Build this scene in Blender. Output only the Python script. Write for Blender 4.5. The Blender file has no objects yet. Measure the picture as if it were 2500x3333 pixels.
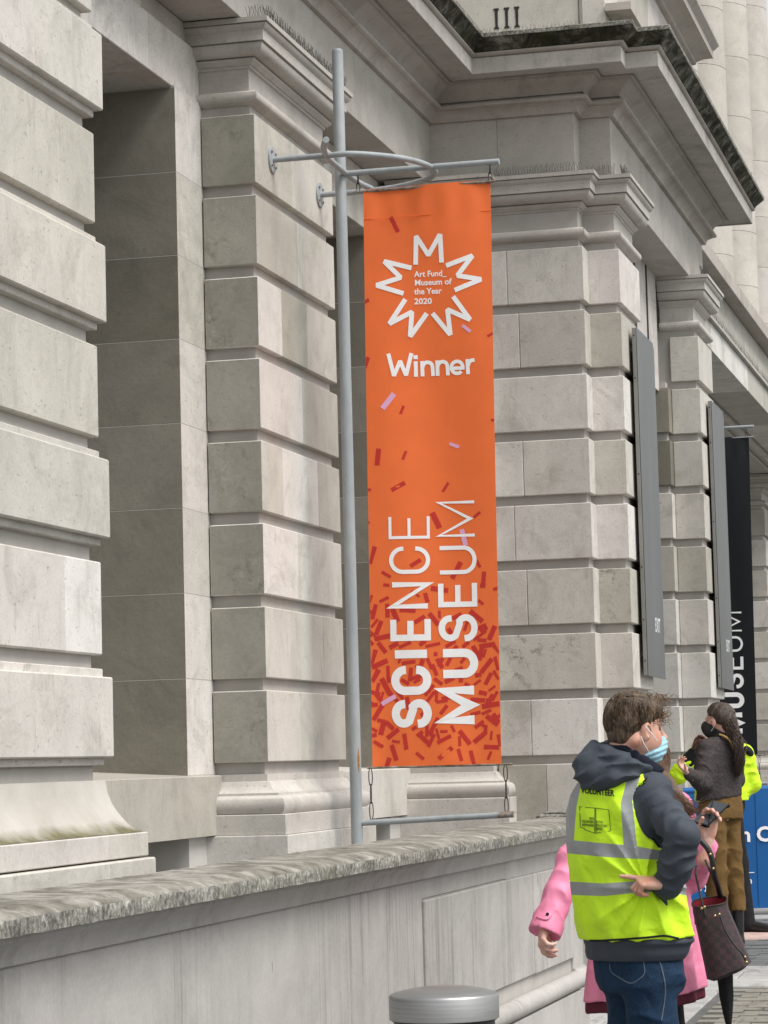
import bpy, bmesh, math, random
import numpy as np
from mathutils import Vector, Matrix
from mathutils.bvhtree import BVHTree

random.seed(7); RNG = np.random.default_rng(7)
scene = bpy.context.scene
COL = scene.collection

# ------------------------------------------------------------------ camera
# X runs along the facade away from the viewer, Y into the building, Z up
FPX, YAW, PITCH, ROLL = 8849.83, math.radians(13.848056), math.radians(5.249638), math.radians(1.506828)
CAM = np.array([0.0, 0.0, 1.6])
def _axes():
    f = np.array([math.cos(PITCH)*math.cos(YAW), math.cos(PITCH)*math.sin(YAW), math.sin(PITCH)])
    r = np.array([math.sin(YAW), -math.cos(YAW), 0.0]); d = np.cross(f, r)
    c, s = math.cos(ROLL), math.sin(ROLL)
    return np.array([c*r+s*d, -s*r+c*d, f])
AX = _axes()
cam_data = bpy.data.cameras.new('camera'); cam = bpy.data.objects.new('camera', cam_data); COL.objects.link(cam)
cam_data.sensor_fit = 'HORIZONTAL'; cam_data.sensor_width = 36.0
cam_data.lens = 36.0*FPX/2500.0; cam_data.clip_start = 0.1; cam_data.clip_end = 3000
R3 = Matrix((AX[0], -AX[1], -AX[2])).transposed()
cam.matrix_world = Matrix.Translation(CAM) @ R3.to_4x4()
scene.camera = cam

# ------------------------------------------------------------------ daylight: pale overcast sky and a broad veiled sun
SUN_EL, SUN_DIR = math.radians(57), Vector((-0.36, -0.93, 0)).normalized()     # horizontal direction towards the sun
world = bpy.data.worlds.new('World'); scene.world = world; world.use_nodes = True
wn = world.node_tree.nodes; wl = world.node_tree.links; wn.clear()
sky = wn.new('ShaderNodeTexSky'); sky.sky_type = 'NISHITA'; sky.sun_disc = False
sky.sun_elevation = SUN_EL; sky.sun_rotation = math.atan2(SUN_DIR.x, SUN_DIR.y)
sky.air_density = 1.0; sky.dust_density = 1.5; sky.ozone_density = 1.0
hs = wn.new('ShaderNodeHueSaturation'); hs.inputs['Saturation'].default_value = 0.12
bg = wn.new('ShaderNodeBackground'); bg.inputs['Strength'].default_value = 0.082
out = wn.new('ShaderNodeOutputWorld')
wl.new(sky.outputs[0], hs.inputs['Color']); wl.new(hs.outputs[0], bg.inputs['Color']); wl.new(bg.outputs[0], out.inputs['Surface'])
sun_l = bpy.data.lights.new('sun', 'SUN'); sun = bpy.data.objects.new('sun', sun_l); COL.objects.link(sun)
sun_l.energy = 1.5; sun_l.angle = math.radians(32); sun_l.color = (1.0, 0.965, 0.918)
sdir = Vector((SUN_DIR.x*math.cos(SUN_EL), SUN_DIR.y*math.cos(SUN_EL), math.sin(SUN_EL)))
sun.rotation_euler = sdir.to_track_quat('Z', 'Y').to_euler(); sun.location = (0, -20, 30)
scene.view_settings.view_transform = 'Standard'; scene.view_settings.look = 'None'
scene.view_settings.gamma = 1.0; scene.view_settings.use_curve_mapping = False
scene.view_settings.exposure = 1.22
scene.render.resolution_x = 768; scene.render.resolution_y = 1024
try:
    scene.cycles.use_denoising = True; scene.cycles.max_bounces = 6; scene.cycles.diffuse_bounces = 4
except Exception: pass

# ------------------------------------------------------------------ survey helpers (photograph pixels -> places on known planes)
def ray(u, v): return AX.T @ np.array([(u-1250.0)/FPX, (v-1666.5)/FPX, 1.0])
def on_plane(ax, val, u, v):
    d = ray(u, v); t = (val-CAM[ax])/d[ax]; return CAM+t*d
def ground_z(x): return 0.0245*(x-9.0)
def on_ground(u, v):
    d = ray(u, v); # z = .0245(x-9)
    t = (0.0245*(CAM[0]-9.0)-CAM[2])/(d[2]-0.0245*d[0]); return CAM+t*d

# ------------------------------------------------------------------ object helpers
def tag(o, label=None, cat=None, group=None, kind=None):
    if label: o['label'] = label
    if cat: o['category'] = cat
    if group: o['group'] = group
    if kind: o['kind'] = kind
    return o
def world_of(o):
    m = Matrix.Identity(4)
    chain = []
    while o is not None: chain.append(o); o = o.parent
    for q in reversed(chain): m = m @ q.matrix_basis
    return m
def empty(name, loc=(0, 0, 0), rz=0.0, parent=None):
    o = bpy.data.objects.new(name, None); COL.objects.link(o); o.empty_display_size = 0.1
    if parent:
        o.parent = parent; o.location = world_of(parent).inverted() @ Vector(loc)
    else: o.location = loc
    o.rotation_euler = (0, 0, rz)
    return o
def link(name, me, mat, parent=None, origin=None):
    """me holds world coordinates; object origin goes to origin (or the parent's)"""
    o = bpy.data.objects.new(name, me); COL.objects.link(o)
    if isinstance(mat, (list, tuple)):
        for m in mat: me.materials.append(m)
    elif mat: me.materials.append(mat)
    pm = world_of(parent) if parent else Matrix.Identity(4)
    if parent: o.parent = parent
    if origin is not None:
        o.location = pm.inverted() @ Vector(origin); me.transform(Matrix.Translation(-(pm.inverted() @ Vector(origin))) @ pm.inverted())
    else: me.transform(pm.inverted())
    return o
class MB:
    """collects shapes (world coordinates) for one mesh"""
    def __init__(s): s.v = []; s.f = []; s.m = []; s.mi = 0
    def add(s, vs, fs):
        b = len(s.v); s.v += [tuple(map(float, p)) for p in vs]; s.f += [tuple(b+i for i in f) for f in fs]; s.m += [s.mi]*len(fs); return s
    def box(s, x0, x1, y0, y1, z0, z1, c=0.0):
        if c <= 0:
            return s.add([(x, y, z) for x in (x0, x1) for y in (y0, y1) for z in (z0, z1)],
                         [(0, 1, 3, 2), (4, 6, 7, 5), (0, 4, 5, 1), (2, 3, 7, 6), (0, 2, 6, 4), (1, 5, 7, 3)])
        X, Y, Z = (x0, x1), (y0, y1), (z0, z1); vs = []; idx = {}
        for i in (0, 1):
            for j in (0, 1):
                for k in (0, 1):
                    p = [X[i], Y[j], Z[k]]; sg = [1-2*i, 1-2*j, 1-2*k]
                    for a in range(3):
                        q = [p[b]+(0 if b == a else sg[b]*c) for b in range(3)]; idx[i, j, k, a] = len(vs); vs.append(q)
        fs = []
        for a in range(3):
            for e in (0, 1):
                o1, o2 = [(1, 2), (0, 2), (0, 1)][a]; lp = []
                for (p, q) in ((0, 0), (1, 0), (1, 1), (0, 1)):
                    t = [0, 0, 0]; t[a] = e; t[o1] = p; t[o2] = q; lp.append(idx[t[0], t[1], t[2], a])
                fs.append(tuple(lp))
        for a in range(3):
            o1, o2 = [(1, 2), (0, 2), (0, 1)][a]
            for p in (0, 1):
                for q in (0, 1):
                    t0 = [0, 0, 0]; t0[o1] = p; t0[o2] = q; t1 = list(t0); t1[a] = 1
                    fs.append((idx[(*t0, o1)], idx[(*t1, o1)], idx[(*t1, o2)], idx[(*t0, o2)]))
        for i in (0, 1):
            for j in (0, 1):
                for k in (0, 1): fs.append((idx[i, j, k, 0], idx[i, j, k, 1], idx[i, j, k, 2]))
        return s.add(vs, fs)
    def prism(s, poly, axis, a0, a1):
        """poly: 2-D points in the two other axes (in axis order), extruded along axis from a0 to a1"""
        n = len(poly); vs = []
        for a in (a0, a1):
            for p in poly:
                q = list(p); q.insert(axis, a); vs.append(q)
        return s.add(vs, [tuple(range(n)), tuple(range(2*n-1, n-1, -1))]+[(i, (i+1) % n, n+(i+1) % n, n+i) for i in range(n)])
    def lathe(s, prof, c, n=32, cap=True):
        """prof: (radius, z) from bottom to top around vertical axis at c"""
        vs = []; fs = []
        for r, z in prof:
            for k in range(n):
                t = 2*math.pi*k/n; vs.append((c[0]+r*math.cos(t), c[1]+r*math.sin(t), z))
        m = len(prof)
        for i in range(m-1):
            for k in range(n): fs.append((i*n+k, i*n+(k+1) % n, (i+1)*n+(k+1) % n, (i+1)*n+k))
        if cap: fs.append(tuple(range(n-1, -1, -1))); fs.append(tuple(range((m-1)*n, m*n)))
        return s.add(vs, fs)
    def tube(s, pts, r, n=10, cap=True):
        pts = [np.array(p, float) for p in pts]; rs = r if isinstance(r, (list, tuple, np.ndarray)) else [r]*len(pts)
        vs = []; fs = []; prev = None
        for i, p in enumerate(pts):
            t = pts[min(i+1, len(pts)-1)]-pts[max(i-1, 0)]; t = t/(np.linalg.norm(t)+1e-12)
            if prev is None:
                h = np.array([0, 0, 1.0]) if abs(t[2]) < 0.9 else np.array([1.0, 0, 0])
            else: h = prev
            a = h-t*(h@t); a /= (np.linalg.norm(a)+1e-12); prev = a; b = np.cross(t, a)
            for k in range(n):
                w = 2*math.pi*k/n; vs.append(p+rs[i]*(math.cos(w)*a+math.sin(w)*b))
        for i in range(len(pts)-1):
            for k in range(n): fs.append((i*n+k, i*n+(k+1) % n, (i+1)*n+(k+1) % n, (i+1)*n+k))
        if cap: fs.append(tuple(range(n-1, -1, -1))); fs.append(tuple(range((len(pts)-1)*n, len(pts)*n)))
        return s.add(vs, fs)
    def mesh(s, name, smooth=False, recalc=True):
        me = bpy.data.meshes.new(name); me.from_pydata(s.v, [], s.f); me.polygons.foreach_set('material_index', s.m); me.update()
        if recalc:
            bm = bmesh.new(); bm.from_mesh(me); bmesh.ops.recalc_face_normals(bm, faces=bm.faces); bm.to_mesh(me); bm.free()
        if smooth:
            me.polygons.foreach_set('use_smooth', [True]*len(me.polygons))
            try: me.set_sharp_from_angle(angle=math.radians(smooth if smooth is not True else 40))
            except Exception: pass
        return me
    def build(s, name, mat, parent=None, smooth=False, origin=None, recalc=True):
        return link(name, s.mesh(name, smooth, recalc), mat, parent, origin)

def offset_path(path, p):
    path = [np.array(q, float) for q in path]; out = []
    ns = []
    for i in range(len(path)-1):
        d = path[i+1]-path[i]; d /= np.linalg.norm(d); ns.append(np.array([d[1], -d[0]]))
    for i, q in enumerate(path):
        a = ns[max(i-1, 0)]; b = ns[min(i, len(ns)-1)]
        out.append(q+p*(a+b)/(1+a@b))
    return out
def sweep(mb, prof, path, i0=0, i1=None, back=-0.12):
    """moulding: profile (projection, z) from bottom to top carried along a plan polyline, outward on its right side"""
    i1 = len(path)-1 if i1 is None else i1
    prof = [(back, prof[0][1])]+list(prof)+[(back, prof[-1][1])]; n = len(prof)
    offs = [offset_path(path, p) for p, z in prof]; vs = []; fs = []
    for i in range(i0, i1+1):
        for k, (p, z) in enumerate(prof): vs.append((offs[k][i][0], offs[k][i][1], z))
    m = i1-i0
    for i in range(m):
        for k in range(n): fs.append((i*n+k, i*n+(k+1) % n, (i+1)*n+(k+1) % n, (i+1)*n+k))
    fs.append(tuple(range(n-1, -1, -1))); fs.append(tuple(range(m*n, m*n+n)))
    mb.add(vs, fs)
def cut_path(path, step):
    """insert joint points; return new path and stone index ranges (joints never at corners)"""
    new = [path[0]]; joints = [0]
    for i in range(len(path)-1):
        a = np.array(path[i], float); b = np.array(path[i+1], float); L = np.linalg.norm(b-a); k = int(L/step)
        for j in range(1, k+1):
            t = (j-0.5)/k+random.uniform(-0.06, 0.06)/k; new.append(tuple(a+(b-a)*t)); joints.append(len(new)-1)
        new.append(tuple(b))
    joints.append(len(new)-1)
    return new, [(joints[i], joints[i+1]) for i in range(len(joints)-1)]

# ------------------------------------------------------------------ materials
def srgb(r, g, b):
    f = lambda c: (c/255)/12.92 if c/255 <= 0.04045 else ((c/255+0.055)/1.055)**2.4
    return (f(r), f(g), f(b), 1.0)
class NT:
    def __init__(s, name):
        s.mat = bpy.data.materials.new(name); s.mat.use_nodes = True; s.t = s.mat.node_tree; s.n = s.t.nodes
        s.b = s.n['Principled BSDF']
    def new(s, typ, **kw):
        n = s.n.new(typ)
        for k, v in kw.items(): setattr(n, k, v)
        return n
    def link(s, a, b): s.t.links.new(a, b)
    def pos(s, scale=(1, 1, 1), obj=False):
        if obj: src = s.new('ShaderNodeTexCoord').outputs['Object']
        else: src = s.new('ShaderNodeNewGeometry').outputs['Position']
        m = s.new('ShaderNodeMapping'); m.inputs['Scale'].default_value = scale; s.link(src, m.inputs['Vector']); return m.outputs[0]
    def noise(s, vec, scale, detail=4, rough=0.6, dist=0.0):
        n = s.new('ShaderNodeTexNoise'); n.inputs['Scale'].default_value = scale; n.inputs['Detail'].default_value = detail
        n.inputs['Roughness'].default_value = rough; n.inputs['Distortion'].default_value = dist
        if vec is not None: s.link(vec, n.inputs['Vector'])
        return n.outputs['Fac']
    def ramp(s, fac, stops, interp='LINEAR'):
        r = s.new('ShaderNodeValToRGB'); r.color_ramp.interpolation = interp; e = r.color_ramp.elements
        while len(e) < len(stops): e.new(0.5)
        for i, (p, c) in enumerate(stops):
            e[i].position = p; e[i].color = c if len(c) == 4 else (*c, 1)
        s.link(fac, r.inputs['Fac']); return r.outputs['Color']
    def mix(s, fac, a, b, typ='MIX'):
        m = s.new('ShaderNodeMix', data_type='RGBA', blend_type=typ)
        if hasattr(fac, 'links'): s.link(fac, m.inputs[0])
        else: m.inputs[0].default_value = fac
        for i, v in ((6, a), (7, b)):
            if hasattr(v, 'links'): s.link(v, m.inputs[i])
            else: m.inputs[i].default_value = v if len(v) == 4 else (*v, 1)
        return m.outputs[2]
    def math(s, op, a, b=0.5, clamp=False):
        m = s.new('ShaderNodeMath', operation=op, use_clamp=clamp)
        for i, v in ((0, a), (1, b)):
            if hasattr(v, 'links'): s.link(v, m.inputs[i])
            else: m.inputs[i].default_value = v
        return m.outputs[0]
    def bump(s, h, strength=0.3, dist=0.01):
        b = s.new('ShaderNodeBump'); b.inputs['Strength'].default_value = strength; b.inputs['Distance'].default_value = dist
        s.link(h, b.inputs['Height']); s.link(b.outputs[0], s.b.inputs['Normal'])
    def fin(s, col, rough=0.7, metal=0.0, spec=None):
        if hasattr(col, 'links'): s.link(col, s.b.inputs['Base Color'])
        else: s.b.inputs['Base Color'].default_value = col if len(col) == 4 else (*col, 1)
        if hasattr(rough, 'links'): s.link(rough, s.b.inputs['Roughness'])
        else: s.b.inputs['Roughness'].default_value = rough
        s.b.inputs['Metallic'].default_value = metal
        if spec is not None: s.b.inputs['Specular IOR Level'].default_value = spec
        return s.mat
G = lambda v: (v, v, v, 1)

def stone_mat(name, tones, dirt=0.35, dirt_col=(0.20, 0.19, 0.15), streak=0.25, lichen=0.0, rnd=True):
    """Portland limestone: a tone per stone, cloudy patches, rain streaks, grime blotches, fine grain"""
    t = NT(name); P = t.pos()
    oi = t.new('ShaderNodeObjectInfo')
    tone = t.ramp(oi.outputs['Random'], [(i/(len(tones)-1), c) for i, c in enumerate(tones)]) if rnd else t.ramp(t.noise(P, 0.9, 2), [(0.35+0.3*i/(len(tones)-1), c) for i, c in enumerate(tones)])
    cloud = t.ramp(t.noise(P, 2.3, 6, 0.65, 0.6), [(0.32, G(0.88)), (0.68, G(1.06))])
    c = t.mix(1.0, tone, cloud, 'MULTIPLY')
    Ps = t.pos((5, 5, 0.8))
    st = t.ramp(t.noise(Ps, 1.9, 9, 0.78, 0.9), [(0.50, G(0)), (0.74, G(1))])
    brk = t.ramp(t.noise(P, 1.9, 6, 0.65), [(0.46, G(0)), (0.66, G(1))])
    c = t.mix(t.math('MULTIPLY', t.math('MULTIPLY', st, brk), streak), c, (dirt_col[0]*1.15, dirt_col[1]*1.1, dirt_col[2], 1))
    bl = t.ramp(t.noise(P, 1.7, 9, 0.72, 1.2), [(0.50, G(0)), (0.74, G(1))])
    c = t.mix(t.math('MULTIPLY', bl, dirt), c, (*dirt_col, 1))
    if lichen:
        li = t.ramp(t.noise(P, 11, 8, 0.75), [(0.52, G(0)), (0.60, G(1))]); reg = t.ramp(t.noise(P, 1.25, 3, 0.6, 0.4), [(0.50, G(0)), (0.66, G(1))])
        c = t.mix(t.math('MULTIPLY', t.math('MULTIPLY', li, reg), lichen), c, (0.10, 0.10, 0.075, 1))
        li2 = t.ramp(t.noise(P, 17, 6, 0.7), [(0.56, G(0)), (0.62, G(1))])
        c = t.mix(t.math('MULTIPLY', t.math('MULTIPLY', li2, reg), lichen*0.5), c, (0.52, 0.50, 0.46, 1))
    gr = t.noise(P, 60, 5, 0.7)
    c = t.mix(1.0, c, t.ramp(gr, [(0.3, G(0.90)), (0.7, G(1.06))]), 'MULTIPLY')
    pits = t.ramp(t.noise(t.pos((1, 1, 2.2)), 22, 3, 0.6), [(0.645, G(0)), (0.69, G(1))])
    c = t.mix(t.math('MULTIPLY', pits, 0.42), c, (0.20, 0.185, 0.155, 1))
    run = t.ramp(t.noise(t.pos((17, 17, 0.6)), 1.2, 6, 0.7, 0.7), [(0.60, G(0)), (0.72, G(1))]); rg2 = t.ramp(t.noise(t.pos((1, 1, 0.8)), 1.6, 3), [(0.52, G(0)), (0.62, G(1))])
    c = t.mix(t.math('MULTIPLY', t.math('MULTIPLY', run, rg2), min(1.0, streak*.7)), c, (0.19, 0.175, 0.14, 1))
    h = t.math('ADD', t.math('MULTIPLY', t.noise(P, 7, 8, 0.65), 1.0), t.math('MULTIPLY', gr, 0.22))
    h = t.math('SUBTRACT', h, t.math('MULTIPLY', pits, 0.15))
    t.bump(h, 0.55, 0.006)
    return t.fin(c, 0.86, spec=0.25)
WARM = [(0.61, 0.585, 0.540), (0.39, 0.370, 0.318), (0.66, 0.642, 0.606), (0.45, 0.428, 0.372), (0.70, 0.678, 0.642), (0.52, 0.497, 0.440), (0.64, 0.602, 0.568), (0.41, 0.391, 0.340), (0.68, 0.650, 0.616), (0.49, 0.467, 0.412)]
GREY = [(0.40, 0.385, 0.35), (0.30, 0.29, 0.255), (0.44, 0.425, 0.385), (0.35, 0.335, 0.295), (0.46, 0.44, 0.40)]
M_STONE = stone_mat('portland_stone', WARM, 0.55, (0.25, 0.238, 0.195), streak=0.75, lichen=0.16)
M_STONE_L = stone_mat('portland_stone_lichen', WARM, 0.45, streak=0.5, lichen=0.75)
M_STONE_D = stone_mat('portland_stone_shade_soot', [(0.255, 0.238, 0.195), (0.20, 0.186, 0.148), (0.295, 0.276, 0.232), (0.225, 0.210, 0.17)], 0.45, (0.10, 0.095, 0.075), streak=0.35, lichen=0.15)  # shade of the recesses painted into the stone tones, along with soot
M_RETURN = stone_mat('portland_stone_shade_stain', [(0.36, 0.345, 0.30), (0.30, 0.288, 0.245), (0.335, 0.32, 0.28), (0.285, 0.275, 0.235)], 0.5, (0.13, 0.125, 0.10), streak=0.5, lichen=0.55)  # return faces: their shade put into the colour, plus staining and lichen
M_DRIP = stone_mat('rain_streaked_stone', [(0.47, 0.45, 0.41), (0.52, 0.50, 0.465), (0.44, 0.42, 0.385)], 0.45, (0.09, 0.085, 0.07), streak=1.0)
M_JOINT = None
M_MOULD = stone_mat('portland_stone_moulded', [(0.50, 0.475, 0.44), (0.46, 0.435, 0.395), (0.54, 0.515, 0.48)], 0.40, streak=0.15)
M_CORNICE = stone_mat('portland_stone_cornice', [(0.44, 0.41, 0.37), (0.40, 0.37, 0.33), (0.47, 0.445, 0.405)], 0.55, (0.17, 0.145, 0.12), streak=0.12)
def wall_mat(name, streak):
    t = NT(name); P = t.pos(); oi = t.new('ShaderNodeObjectInfo')
    c = t.ramp(oi.outputs['Random'], [(0, (0.43, 0.414, 0.392)), (0.5, (0.46, 0.442, 0.420)), (1, (0.40, 0.385, 0.362))])
    c = t.mix(1.0, c, t.ramp(t.noise(P, 2.6, 8, 0.7, 0.8), [(0.3, G(0.80)), (0.7, G(1.08))]), 'MULTIPLY')
    for sc, col, amt in (((13, 13, 0.30), (0.13, 0.125, 0.11, 1), 1.0), ((37, 37, 0.8), (0.17, 0.165, 0.15, 1), 0.7)):
        wob = t.noise(P, 2.0, 2); s1 = t.ramp(t.noise(t.pos(sc), 1.3, 8, 0.78, 0.5), [(0.50, G(0)), (0.70, G(1))])
        reg = t.ramp(t.noise(t.pos((1.6, 1.6, 0.9)), 1.5, 5, 0.65), [(0.42, G(0.0 if streak < .9 else .25)), (0.62, G(1))])
        c = t.mix(t.math('MULTIPLY', t.math('MULTIPLY', s1, reg), streak*amt), c, col)
    pk = t.ramp(t.noise(P, 1.1, 4), [(0.5, G(0)), (0.75, G(1))]); c = t.mix(t.math('MULTIPLY', pk, 0.25), c, (0.47, 0.40, 0.395, 1))
    mk = t.ramp(t.noise(t.pos((14, 14, 3.0)), 1.5, 2, 0.4), [(0.775, G(0)), (0.79, G(1))])
    c = t.mix(t.math('MULTIPLY', mk, 0.75), c, (0.08, 0.08, 0.075, 1))
    gr = t.noise(P, 70, 5, 0.7); c = t.mix(1.0, c, t.ramp(gr, [(0.3, G(0.9)), (0.7, G(1.06))]), 'MULTIPLY')
    t.bump(t.math('ADD', t.noise(P, 8, 8, 0.65), t.math('MULTIPLY', gr, 0.3)), 0.5, 0.004)
    return t.fin(c, 0.88, spec=0.2)
M_WALL = wall_mat('parapet_stone', 0.50); M_WALL_S = wall_mat('parapet_stone_streaked', 0.92)
def coping_mat():
    t = NT('weathered_coping'); P = t.pos()
    m = t.noise(t.pos((1, 1, 1)), 48, 6, 0.7, 0.0)
    c = t.ramp(m, [(0.32, (0.065, 0.064, 0.052)), (0.45, (0.16, 0.155, 0.13)), (0.55, (0.27, 0.262, 0.235)), (0.70, (0.46, 0.45, 0.42))])
    big = t.ramp(t.noise(P, 4.2, 7, 0.7), [(0.35, G(0.55)), (0.65, G(1.3))]); c = t.mix(1.0, c, big, 'MULTIPLY')
    gn = t.ramp(t.noise(P, 4.5, 5), [(0.55, G(0)), (0.7, G(1))]); c = t.mix(t.math('MULTIPLY', gn, 0.35), c, (0.15, 0.145, 0.08, 1))
    wh = t.ramp(t.noise(P, 13, 6, 0.7), [(0.58, G(0)), (0.66, G(1))]); c = t.mix(t.math('MULTIPLY', wh, 0.5), c, (0.60, 0.59, 0.56, 1))
    t.bump(t.math('ADD', t.math('MULTIPLY', m, .6), t.noise(P, 45, 6, 0.7)), 0.4, 0.004)
    return t.fin(c, 0.92, spec=0.15)
M_COPING = coping_mat()
def coping_top_mat():
    t = NT('coping_top_stone'); P = t.pos(); m = t.noise(P, 9, 8, 0.7, 0.3)
    c = t.ramp(m, [(0.34, (0.11, 0.102, 0.085)), (0.46, (0.19, 0.178, 0.152)), (0.58, (0.29, 0.275, 0.245)), (0.72, (0.43, 0.415, 0.385))])
    sp = t.ramp(t.noise(P, 55, 4, 0.7), [(0.60, G(0)), (0.68, G(1))]); c = t.mix(t.math('MULTIPLY', sp, 0.45), c, (0.09, 0.085, 0.07, 1))
    t.bump(t.noise(P, 60, 6, 0.7), 0.35, 0.004); return t.fin(c, 0.92, spec=0.15)
M_COPTOP = coping_top_mat()  # upward coping faces get their own brown-grey tones
def mossy_mat():
    t = NT('mossy_cornice_stone'); P = t.pos(); m = t.noise(P, 5.5, 9, 0.72, 0.6)
    c = t.ramp(m, [(0.34, (0.018, 0.018, 0.014)), (0.45, (0.045, 0.044, 0.032)), (0.55, (0.12, 0.115, 0.095)), (0.68, (0.34, 0.325, 0.29))])
    gn = t.ramp(t.noise(P, 3.2, 6), [(0.50, G(0)), (0.66, G(1))]); c = t.mix(t.math('MULTIPLY', gn, 0.55), c, (0.04, 0.042, 0.018, 1))
    t.bump(t.math('ADD', m, t.noise(P, 30, 8, 0.75)), 1.0, 0.014)
    return t.fin(c, 0.95, spec=0.1)
M_MOSSY = mossy_mat()
def base_moss_mat():
    t = NT('mossy_base_stone'); P = t.pos()
    c = t.ramp(t.noise(P, 2.0, 6), [(0.3, (0.40, 0.375, 0.33)), (0.7, (0.54, 0.515, 0.475))])
    sx = t.new('ShaderNodeSeparateXYZ'); t.link(t.pos(), sx.inputs[0])
    # algae grows on the damp upward-facing toe of the cove
    h = t.new('ShaderNodeMapRange'); h.inputs['From Min'].default_value = 1.40; h.inputs['From Max'].default_value = 1.29; t.link(sx.outputs['Z'], h.inputs['Value'])
    n = t.noise(t.pos((1, 1, 1)), 4.5, 5, 0.6, 0.5)
    f = t.ramp(t.math('ADD', t.math('MULTIPLY', h.outputs[0], 0.55), n), [(0.86, G(0)), (1.02, G(1))]) if False else t.ramp(t.math('MULTIPLY', h.outputs[0], t.math('ADD', n, 0.35)), [(0.40, G(0)), (0.85, G(1))])
    c = t.mix(t.math('MULTIPLY', f, 0.85), c, t.ramp(t.noise(P, 14, 6), [(0.35, (0.06, 0.055, 0.016)), (0.65, (0.15, 0.135, 0.05))]))
    t.bump(t.noise(P, 12, 8, 0.7), 0.6, 0.007)
    return t.fin(c, 0.9, spec=0.2)
M_BASEMOSS = base_moss_mat()
def plain(name, col, rough=0.6, metal=0.0, var=0.08, scale=6.0, bump=0.0, bscale=40, spec=None):
    t = NT(name); P = t.pos()
    c = t.mix(1.0, col if len(col) == 4 else (*col, 1), t.ramp(t.noise(P, scale, 5), [(0.3, G(1-var)), (0.7, G(1+var))]), 'MULTIPLY')
    if bump: t.bump(t.noise(P, bscale, 5, 0.6), bump, 0.004)
    return t.fin(c, rough, metal, spec)
M_MORTAR = plain('mortar', (0.42, 0.40, 0.37), 0.95); M_JOINT = plain('pale_pointing', (0.50, 0.485, 0.455), 0.95)
M_GLASS = plain('dark_window_glass', (0.02, 0.022, 0.025), 0.08, 0, 0.02)
M_FRAME = plain('window_frame_paint', (0.05, 0.05, 0.052), 0.45)
M_WIRE = plain('stainless_spike_wire', (0.13, 0.12, 0.115), 0.5, 0.3, 0.2)
# ================================================================== the museum building
museum = empty('museum_building', (17.0, 5.4, 0.0))
tag(museum, 'pale Portland stone museum building with rusticated piers and heavy weathered cornice', 'building')
def cz(k): return 1.62+0.545*k
CAP = [(-.048, 5.90), (-.048, 5.967), (-.02, 5.972), (0, 5.985), (.012, 5.99), (.022, 6.005), (.024, 6.025), (.018, 6.045), (.004, 6.056), (-.05, 6.07), (-.05, 6.215),
       (-.034, 6.221), (-.034, 6.238), (-.022, 6.24), (-.012, 6.250), (.004, 6.262), (.006, 6.278), (-.014, 6.280), (-.014, 6.287), (.03, 6.288), (.056, 6.298), (.075, 6.317), (.084, 6.342), (.084, 6.358), (.070, 6.360), (.070, 6.366),
       (.098, 6.368), (.098, 6.438), (.104, 6.442), (.114, 6.450), (.126, 6.466), (.128, 6.476), (.114, 6.477), (.114, 6.482), (.140, 6.484), (.140, 6.516)]
BASE = [(.166, -.4), (.166, 1.148), (.160, 1.153), (.143, 1.154), (.143, 1.280), (.139, 1.283), (.112, 1.285), (.127, 1.300), (.137, 1.325), (.138, 1.35), (.131, 1.378), (.115, 1.397), (.100, 1.402),
        (.086, 1.405), (.085, 1.420), (.060, 1.426), (.032, 1.444), (.012, 1.468), (0, 1.492), (-.018, 1.496), (-.018, 1.543)]
def solid(name, mat, parent, *boxes, c=0.0, smooth=False):
    mb = MB()
    for b in boxes: mb.box(*b, c)
    return mb.build(name, mat, parent)
def stones(parent, boxes, mat, name='stone_block', c=0.006):
    for b in boxes: MB().box(*b, c).build(name, mat(b) if callable(mat) else mat, parent)
def moulding(name, prof, path, parent, mat, step=None, stone_name='moulding_stone', back=-.12, smooth=35):
    if not step:
        mb = MB(); sweep(mb, prof, path, back=back); return mb.build(name, mat, parent, smooth=smooth)
    p2, rng = cut_path(path, step)
    for i0, i1 in rng:
        mb = MB(); sweep(mb, prof, p2, i0, i1, back); mb.build(stone_name, mat, parent, smooth=smooth)
def gap(b, g=0.0015):          # hairline joint between neighbouring stones
    x0, x1, y0, y1, z0, z1 = b; return (x0+g, x1-g, y0, y1, z0, z1)

# ---- pier between the two window bays (carries the banner bracket)
pier2 = solid('pier', M_MORTAR, museum, (17.045, 18.915, 5.045, 5.62, -.5, 5.93))
SPL = [[.40], [.30, .72], [.42], [.25, .70], [.52], [.28, .60], [.50], [.45]]
for k in range(8):
    xs = [16.99]+[16.99+1.97*s for s in SPL[k]]+[18.96]
    for i in range(len(xs)-1):
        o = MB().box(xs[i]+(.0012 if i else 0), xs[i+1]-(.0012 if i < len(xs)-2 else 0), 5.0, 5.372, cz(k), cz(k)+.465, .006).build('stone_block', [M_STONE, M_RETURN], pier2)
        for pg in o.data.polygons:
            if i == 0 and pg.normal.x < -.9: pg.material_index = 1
P2PATH = [(16.99, 5.455), (16.99, 5.0), (18.96, 5.0), (18.96, 5.455)]
moulding('capital', CAP, P2PATH, pier2, M_MOULD)
moulding('base_moulding', BASE[3:], [(16.99, 5.45), (16.99, 5.0), (18.96, 5.0), (18.96, 5.45)], pier2, M_MOULD, back=-.05)
stones(pier2, [(16.99-.166, 18.2, 5-.166, 5.6, -.6, 1.151), (18.2, 18.96+.166, 5-.166, 5.6, -.6, 1.151)], M_STONE, 'plinth_stone', .005)

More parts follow.
